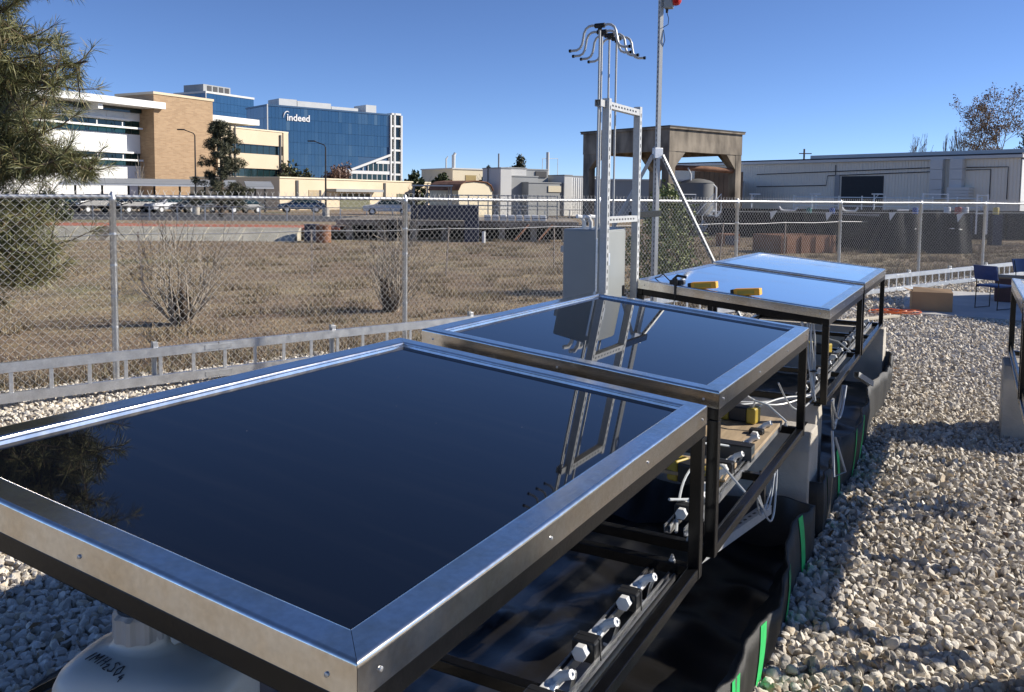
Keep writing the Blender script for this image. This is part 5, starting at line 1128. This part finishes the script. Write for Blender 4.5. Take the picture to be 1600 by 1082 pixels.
MB().mm((-w2+.06, -.54, .01), (w2-.06, .54, .05)).build('base', navy, d); MB().mm((-w2-.05, -.66, hd), (w2+.05, -.56, hd+.06)).build('rim', navy, d)
for k in range(5): MB().mm((-w2+.2+k*.58, -.65, .02), (-w2+.26+k*.58, -.605, hd-.02)).build('rib', navy, d)
for k in range(8):
    x = gx(762+12.4*k, 35.2); sk = thing('white_block', ['white block at the left end of the row on the deck', 'second white block from the left on the deck', 'third white block from the left on the deck', 'fourth white block from the left on the deck', 'fifth white block from the left on the deck', 'sixth white block from the left on the deck', 'seventh white block from the left on the deck', 'white block at the right end of the row on the deck'][k], 'block', (x, 35.2, zt_), .05*rnd.uniform(-1, 1), 'white blocks lined up on the deck')
    MB().mm((-.135, -.15, 0), (.135, .15, .24)).build('bag', whitepaint, sk, bevel=.03); MB().mm((-.137, -.155, .10), (.137, -.151, .13)).build('strap', darkroof, sk)
g = thing('guard_rail', 'grey steel guard rail along the deck behind the white blocks', 'railing', (gx(700, 38), 38, zt_)); Lg = gx(870, 38)-gx(700, 38); hg = zz(780, 305, 38)-zt_
for k in range(12): MB().mm((k*Lg/11, 0, 0), (k*Lg/11+.05, .05, hg)).build('post', greymetal, g)
for z in (hg*.97, hg*.55): MB().mm((0, -.03, z-.025), (Lg, -.001, z+.025)).build('rail', greymetal, g)
for px in (805, 842): MB().bar((gx(px, 33)-0, 33, .15), (gx(px+22, 33), 33.3, .75), .06, .06).build('prop', rust, t)
# ------------------------------------------------------------------ right hand middle ground
b = thing('lined_basin', 'large black lined basin with sagging walls beyond the fence', 'basin', (gx(1448, 30), 30, 0), .12)
V = []; Fc = []; nx = 60; Wb = (gx(1525, 30)-gx(1378, 30)); hb = zz(1448, 333, 30)
def wavy(x, f, k): return .10*math.sin(x*3.1+k)+.06*math.sin(x*8.3+2*k)*(.4+.6*f)
for i in range(nx+1):
    for j in range(9):
        f = j/8; x = -Wb/2+Wb*i/nx; V.append((x-(1-f)*.5*max(0, 1-i/12)*1.2, -.25*(1-f)+wavy(x, f, 1)*.8, hb*f*(1+.03*math.sin(x*4))))
Fc = [(i*9+j, (i+1)*9+j, (i+1)*9+j+1, i*9+j+1) for i in range(nx) for j in range(8)]
np_obj('front_wall', V, Fc, tarp, b, True); MB().mm((-Wb/2, .3, 0), (Wb/2, 6, hb-.15)).build('fill', tarp, b)
MB().tube([(-Wb/2+Wb*i/14, -.06+wavy(-Wb/2+Wb*i/14, .8, 1), hb*.60+.03*math.sin(i*1.3)) for i in range(15)], .025, 5).build('rope', whitepaint, b)
b = thing('dark_basin_wall', 'long low navy basin wall in front of the warehouse', 'wall', (0, 0, 0)); Yb = 41
for i in range(11): x = gx(1130, Yb)+i*1.6; MB().mm((x, Yb-.06*i, .1), (x+1.57, Yb+.3-.06*i, zz(1300, 327, Yb)+.02*rnd.uniform(-1, 1))).build('wall_panel', tarp, b, bevel=.02)
MB().mm((gx(1130, Yb), Yb+.31, 0), (gx(1130, Yb)+17.6, Yb+9, .9)).build('pond_cover', tarp, b)
b = thing('second_basin_wall', 'dark basin wall at the far right below the warehouse end', 'wall', (gx(1530, 36), 36, 0)); 
for i in range(5): MB().mm((i*1.2, -.1*i, 0), (i*1.2+1.17, .4-.1*i, zz(1560, 334, 36)+.03*rnd.uniform(-1, 1))).build('wall_panel', tarp, b, bleft) if False else MB().mm((i*1.2, -.1*i, .25), (i*1.2+1.17, .4-.1*i, zz(1560, 334, 36)+.03*rnd.uniform(-1, 1))).build('wall_panel', tarp, b, bevel=.02)
rx = thing('rusty_trough', 'rust red open steel trough lying in the field', 'trough', at(1240, 385, 30).xy.to_3d(), .35); w, dpt, h = 2.3, 1.6, .62
for a, q in (((-w/2, -dpt/2, 0), (w/2, -dpt/2+.05, h)), ((-w/2, dpt/2-.05, 0), (w/2, dpt/2, h)), ((-w/2, -dpt/2+.051, 0), (-w/2+.05, dpt/2-.051, h)), ((w/2-.05, -dpt/2+.051, 0), (w/2, dpt/2-.051, h))): MB().mm(a, q).build('side', rust, rx)
MB().mm((-w/2+.06, -dpt/2+.06, .01), (w/2-.06, dpt/2-.06, .04)).build('base', rust, rx)
for k in range(4): MB().mm((-w/2+.2+k*.6, -dpt/2-.04, .03), (-w/2+.25+k*.6, -dpt/2-.001, h-.03)).build('rib', rust, rx)
bx2 = thing('steel_crate', 'small dark rusty crate left of the trough', 'crate', at(1137, 372, 33).xy.to_3d(), .3); MB().mm((-.35, -.3, 0), (.35, .3, .5)).build('body', rust, bx2, bevel=.01); MB().mm((-.29, -.306, .06), (.29, -.301, .44)).build('panel', navy, bx2)
for k, (px, py) in enumerate(((1203, 331), (1290, 333), (1389, 333), (1495, 335))):
    p = at(px, py, 27.5); o = MB().prism([(0, 0, 0), (.24, 0, .04), (.05, .01, -.26)], (0, .012, 0)).build('pennant', whitepaint, None, loc=p); tag(o, ['white pennant hanging right of the white stairs', 'second white pennant from the left on the line', 'third white pennant hanging before the lined basin', 'rightmost white pennant in front of the lined basin'][k], 'pennant', 'white pennants')
tag(MB().tube([at(1150, 331, 27.52)]+[at(1203+9.7*i, 331.5+.05*i, 27.52) for i in range(31)]+[at(1600, 333, 27.52)], .006, 4).build('pennant_line', whitepaint, None), 'thin cord carrying the white pennants', 'cord')
for k, px in enumerate((1174, 1268, 1365)):
    t = thing('t_lamp', ['white T shaped lamp post nearest the stairs', 'middle white T shaped lamp post', 'white T shaped lamp post before the roller door'][k], 'lamp post', at(px, 330, 42).xy.to_3d(), 0, 'white T lamps'); z = zz(px, 304.5, 42)
    MB().tube([(0, 0, 0), (0, 0, z)], .035, 6).build('post', whitepaint, t); MB().mm((-.09, -.1, z), (.40, .1, z+.06)).build('light_bar', whitepaint, t); MB().bar((0, 0, z-.25), (.2, 0, z), .03).build('brace', whitepaint, t)
wr = thing('site_railing', 'thin white railing in front of the warehouse', 'railing', (gx(1240, 44), 44, 0)); 
for k in range(9): MB().mm((k*1.05, -.3*k, 0), (k*1.05+.05, .05-.3*k, zz(1300, 306, 44))).build('post', whitepaint, wr)
for z in (.96, .75): MB().bar((0, 0, zz(1300, 306, 44)*z), (8.45, -2.4, zz(1300, 306, 44)*z), .05).build('rail', whitepaint, wr)
for k, (px, Y) in enumerate(((1461, 34), (1535, 35))):
    t = thing('white_gate', ['white ladder like gate above the lined basin', 'narrow white ladder gate near the warehouse end'][k], 'gate', at(px, 320, Y).xy.to_3d()); w = (.50, .22)[k]; z1 = zz(px, 302+2*k, Y)
    for s in (-1, 1): MB().mm((s*w-.025, -.025, .5), (s*w+.025, .025, z1)).build('stile', whitepaint, t)
    for z in (.97, .78, .62): MB().mm((-w+.026, -.02, z1*z), (w-.026, .02, z1*z+.04)).build('bar', whitepaint, t)
cols = {'teal': (.02, .20, .18), 'blue': (.02, .09, .35), 'red': (.35, .03, .03), 'white': (.7, .7, .68), 'yellow': (.6, .45, .1)}
for k, (px, Y, cn, l) in enumerate(((1264, 40, 'teal', 'teal drum by the middle T lamp'), (1300, 40, 'blue', 'blue drum left of the fifth fence post'), (1497, 33, 'red', 'red drum on the rim of the lined basin'), (1508, 33, 'white', 'white tub beside the red drum'), (1480, 33, 'white', 'white jug on the rim of the lined basin'), (1556, 36, 'yellow', 'pale yellow drum near the warehouse end'), (1430, 38, 'blue', 'dark blue drum behind the lined basin'))):
    p = at(px, 332, Y); t = thing('drum', l, 'drum', (p.x, p.y, max(0, p.z-.1))); mm_ = mat('drum_'+cn, cols[cn], .45); MB().lathe([(.11, 0), (.12, .02), (.12, .13), (.13, .14), (.13, .16), (.12, .17), (.12, .28), (.10, .30)], n=12).build('shell', mm_, t, True); MB().lathe([(.04, .30), (.04, .32), (.02, .325)], n=8).build('bung', blackplastic, t)
    if p.z > .6: MB().mm((-.2, -.2, -(p.z-.1)), (.2, .2, -.005)).build('stand', navy, t)
for k, (x0, x1, y0) in enumerate(((1222, 1245, 329), (1320, 1340, 330), (1402, 1420, 329))):
    p = at(x0, y0, 39.5); q = at(x1, y0, 39.5); o = thing('white_pipe', ['short bent white pipe on the basin rim, left one', 'short bent white pipe behind the fifth fence post', 'short straight white pipe right of the fifth fence post'][k], 'pipe', p); d_ = q-p
    MB().tube([Vector((-.15, 0, .18)), Vector((-.05, 0, .03)), Vector((.1, 0, 0)), d_-Vector((.1, 0, 0)), d_+Vector((.02, 0, .16))] if k < 2 else [Vector((0, 0, 0)), d_], .05, 6).build('pipe', whitepaint, o, True)
# utility pole
t = thing('utility_pole', 'thin utility pole behind the warehouse roof', 'pole', (gx(1254, 150), 150, 0)); MB().tube([(0, 0, 0), (0, 0, zz(1254, 233, 150))], .16, 8).build('pole', bark, t); z = zz(1254, 241, 150); MB().mm((-.9, -.08, z), (1.3, .08, z+.16)).build('cross_arm', bark, t)
# ------------------------------------------------------------------ far vegetation
conical('dark_pine', 'dark pine in front of the brick tower', 345, 193, 66, 96, conifer, 31)
small_tree('bare_tree', 'small leafless tree before the white office building', 'tree', 215, 300, 236, 84, 'tree', 32, 30, barkpale, None, depth=4, kids=(2, 3))
small_tree('reddish_tree', 'reddish leafless tree in front of the glass tower', 'tree', 536, 300, 256, 128, 'tree', 33, 62, barkgrey, reddish, 12, .22, .8, 4)
small_tree('olive_tree', 'olive tree behind the low tan building roof', 'tree', 478, 300, 259, 128, 'tree', 34, 60, barkgrey, greygreen, 14, .3, .8, 3)
small_tree('autumn_tree', 'tall tree with sparse brown leaves above the warehouse at the right', 'tree', 1558, 300, 139, 85, 'tree', 41, 126, barkgrey, brownleaf, 5, .10, .42, 6, kids=(2, 4))
small_tree('bare_tree', 'leafless tree behind the warehouse, left of the brown leaved tree', 'tree', 1500, 300, 190, 80, 'tree', 37, 55, barkgrey, None, depth=5, kids=(2, 4))
small_tree('bare_tree', 'low leafless tree behind the warehouse, leftmost one', 'tree', 1432, 300, 208, 88, 'tree', 36, 52, barkgrey, None, depth=5, kids=(2, 4))
small_tree('bare_tree', 'slim leafless tree behind the warehouse, between its bare neighbours', 'tree', 1473, 300, 208, 86, 'tree', 44, 22, barkgrey, None, depth=4, kids=(2, 4))
small_tree('dark_oak', 'dark evergreen tree cut off by the right edge above the warehouse', 'tree', 1601, 300, 203, 78, 'tree', 38, 46, bark, evergreen, 22, .14, .5, 3)
small_tree('roof_conifer', 'small conifer rising behind the grey industrial sheds', 'tree', 806, 300, 246, 110, 'tree', 39, 32, bark, conifer, 40, .2, .5, 3, kids=(3, 4))
bushy('round_bush', 'round dark bush right of the tan workshop', 764, 262, 120, 30, greygreen, 5, dens=14, size=.3)
bushy('hedge_bush', 'dark hedge bush left of the tan workshop', 648, 267, 120, 48, evergreen, 6, dens=16, size=.3)
bushy('hedge_bush', 'dark hedge bush in front of the tan workshop wall', 692, 272, 118, 44, evergreen, 7, dens=16, size=.3)
bushy('trackside_bush', 'low olive bush at the left end of the parked cars', 75, 300, 52, 90, greygreen, 8, dens=16, size=.12)
# distant wooded skyline
V, Fq = leafcards([(x+rnd.uniform(-6, 6), 330+rnd.uniform(-20, 20), rnd.uniform(.3, 1)*(3.2+1.6*math.sin(x*.05)+1.2*math.sin(x*.13))) for x in range(-420, 420, 2)], 26, 2.2, .8, rnd); tag(np_obj('distant_trees', V, Fq, greygreen, kind='stuff'), 'distant line of trees along the horizon', 'trees')

# dry leaves and twigs blown over the gravel
n = 420; P = scatter(2.5, 16, .16); P = P[ng.permutation(len(P))[:n]]; n = len(P); a = ng.uniform(0, 6.283, n); L_ = ng.uniform(.018, .038, n); dx = np.c_[np.cos(a), np.sin(a), ng.normal(size=n)*.25]*L_[:, None]; dy = np.c_[-np.sin(a), np.cos(a), ng.normal(size=n)*.35]*L_[:, None]*.45
c = np.c_[P, .045+.02*ng.uniform(size=n)]; V = np.stack([c-dx, c-dy+[0, 0, .006], c+dx, c+dy+[0, 0, .008]], 1).reshape(-1, 3)
tag(np_obj('dry_leaves', V, np.arange(4*n).reshape(-1, 4), brownleaf, kind='stuff'), 'small dry brown leaves scattered over the gravel', 'leaves')
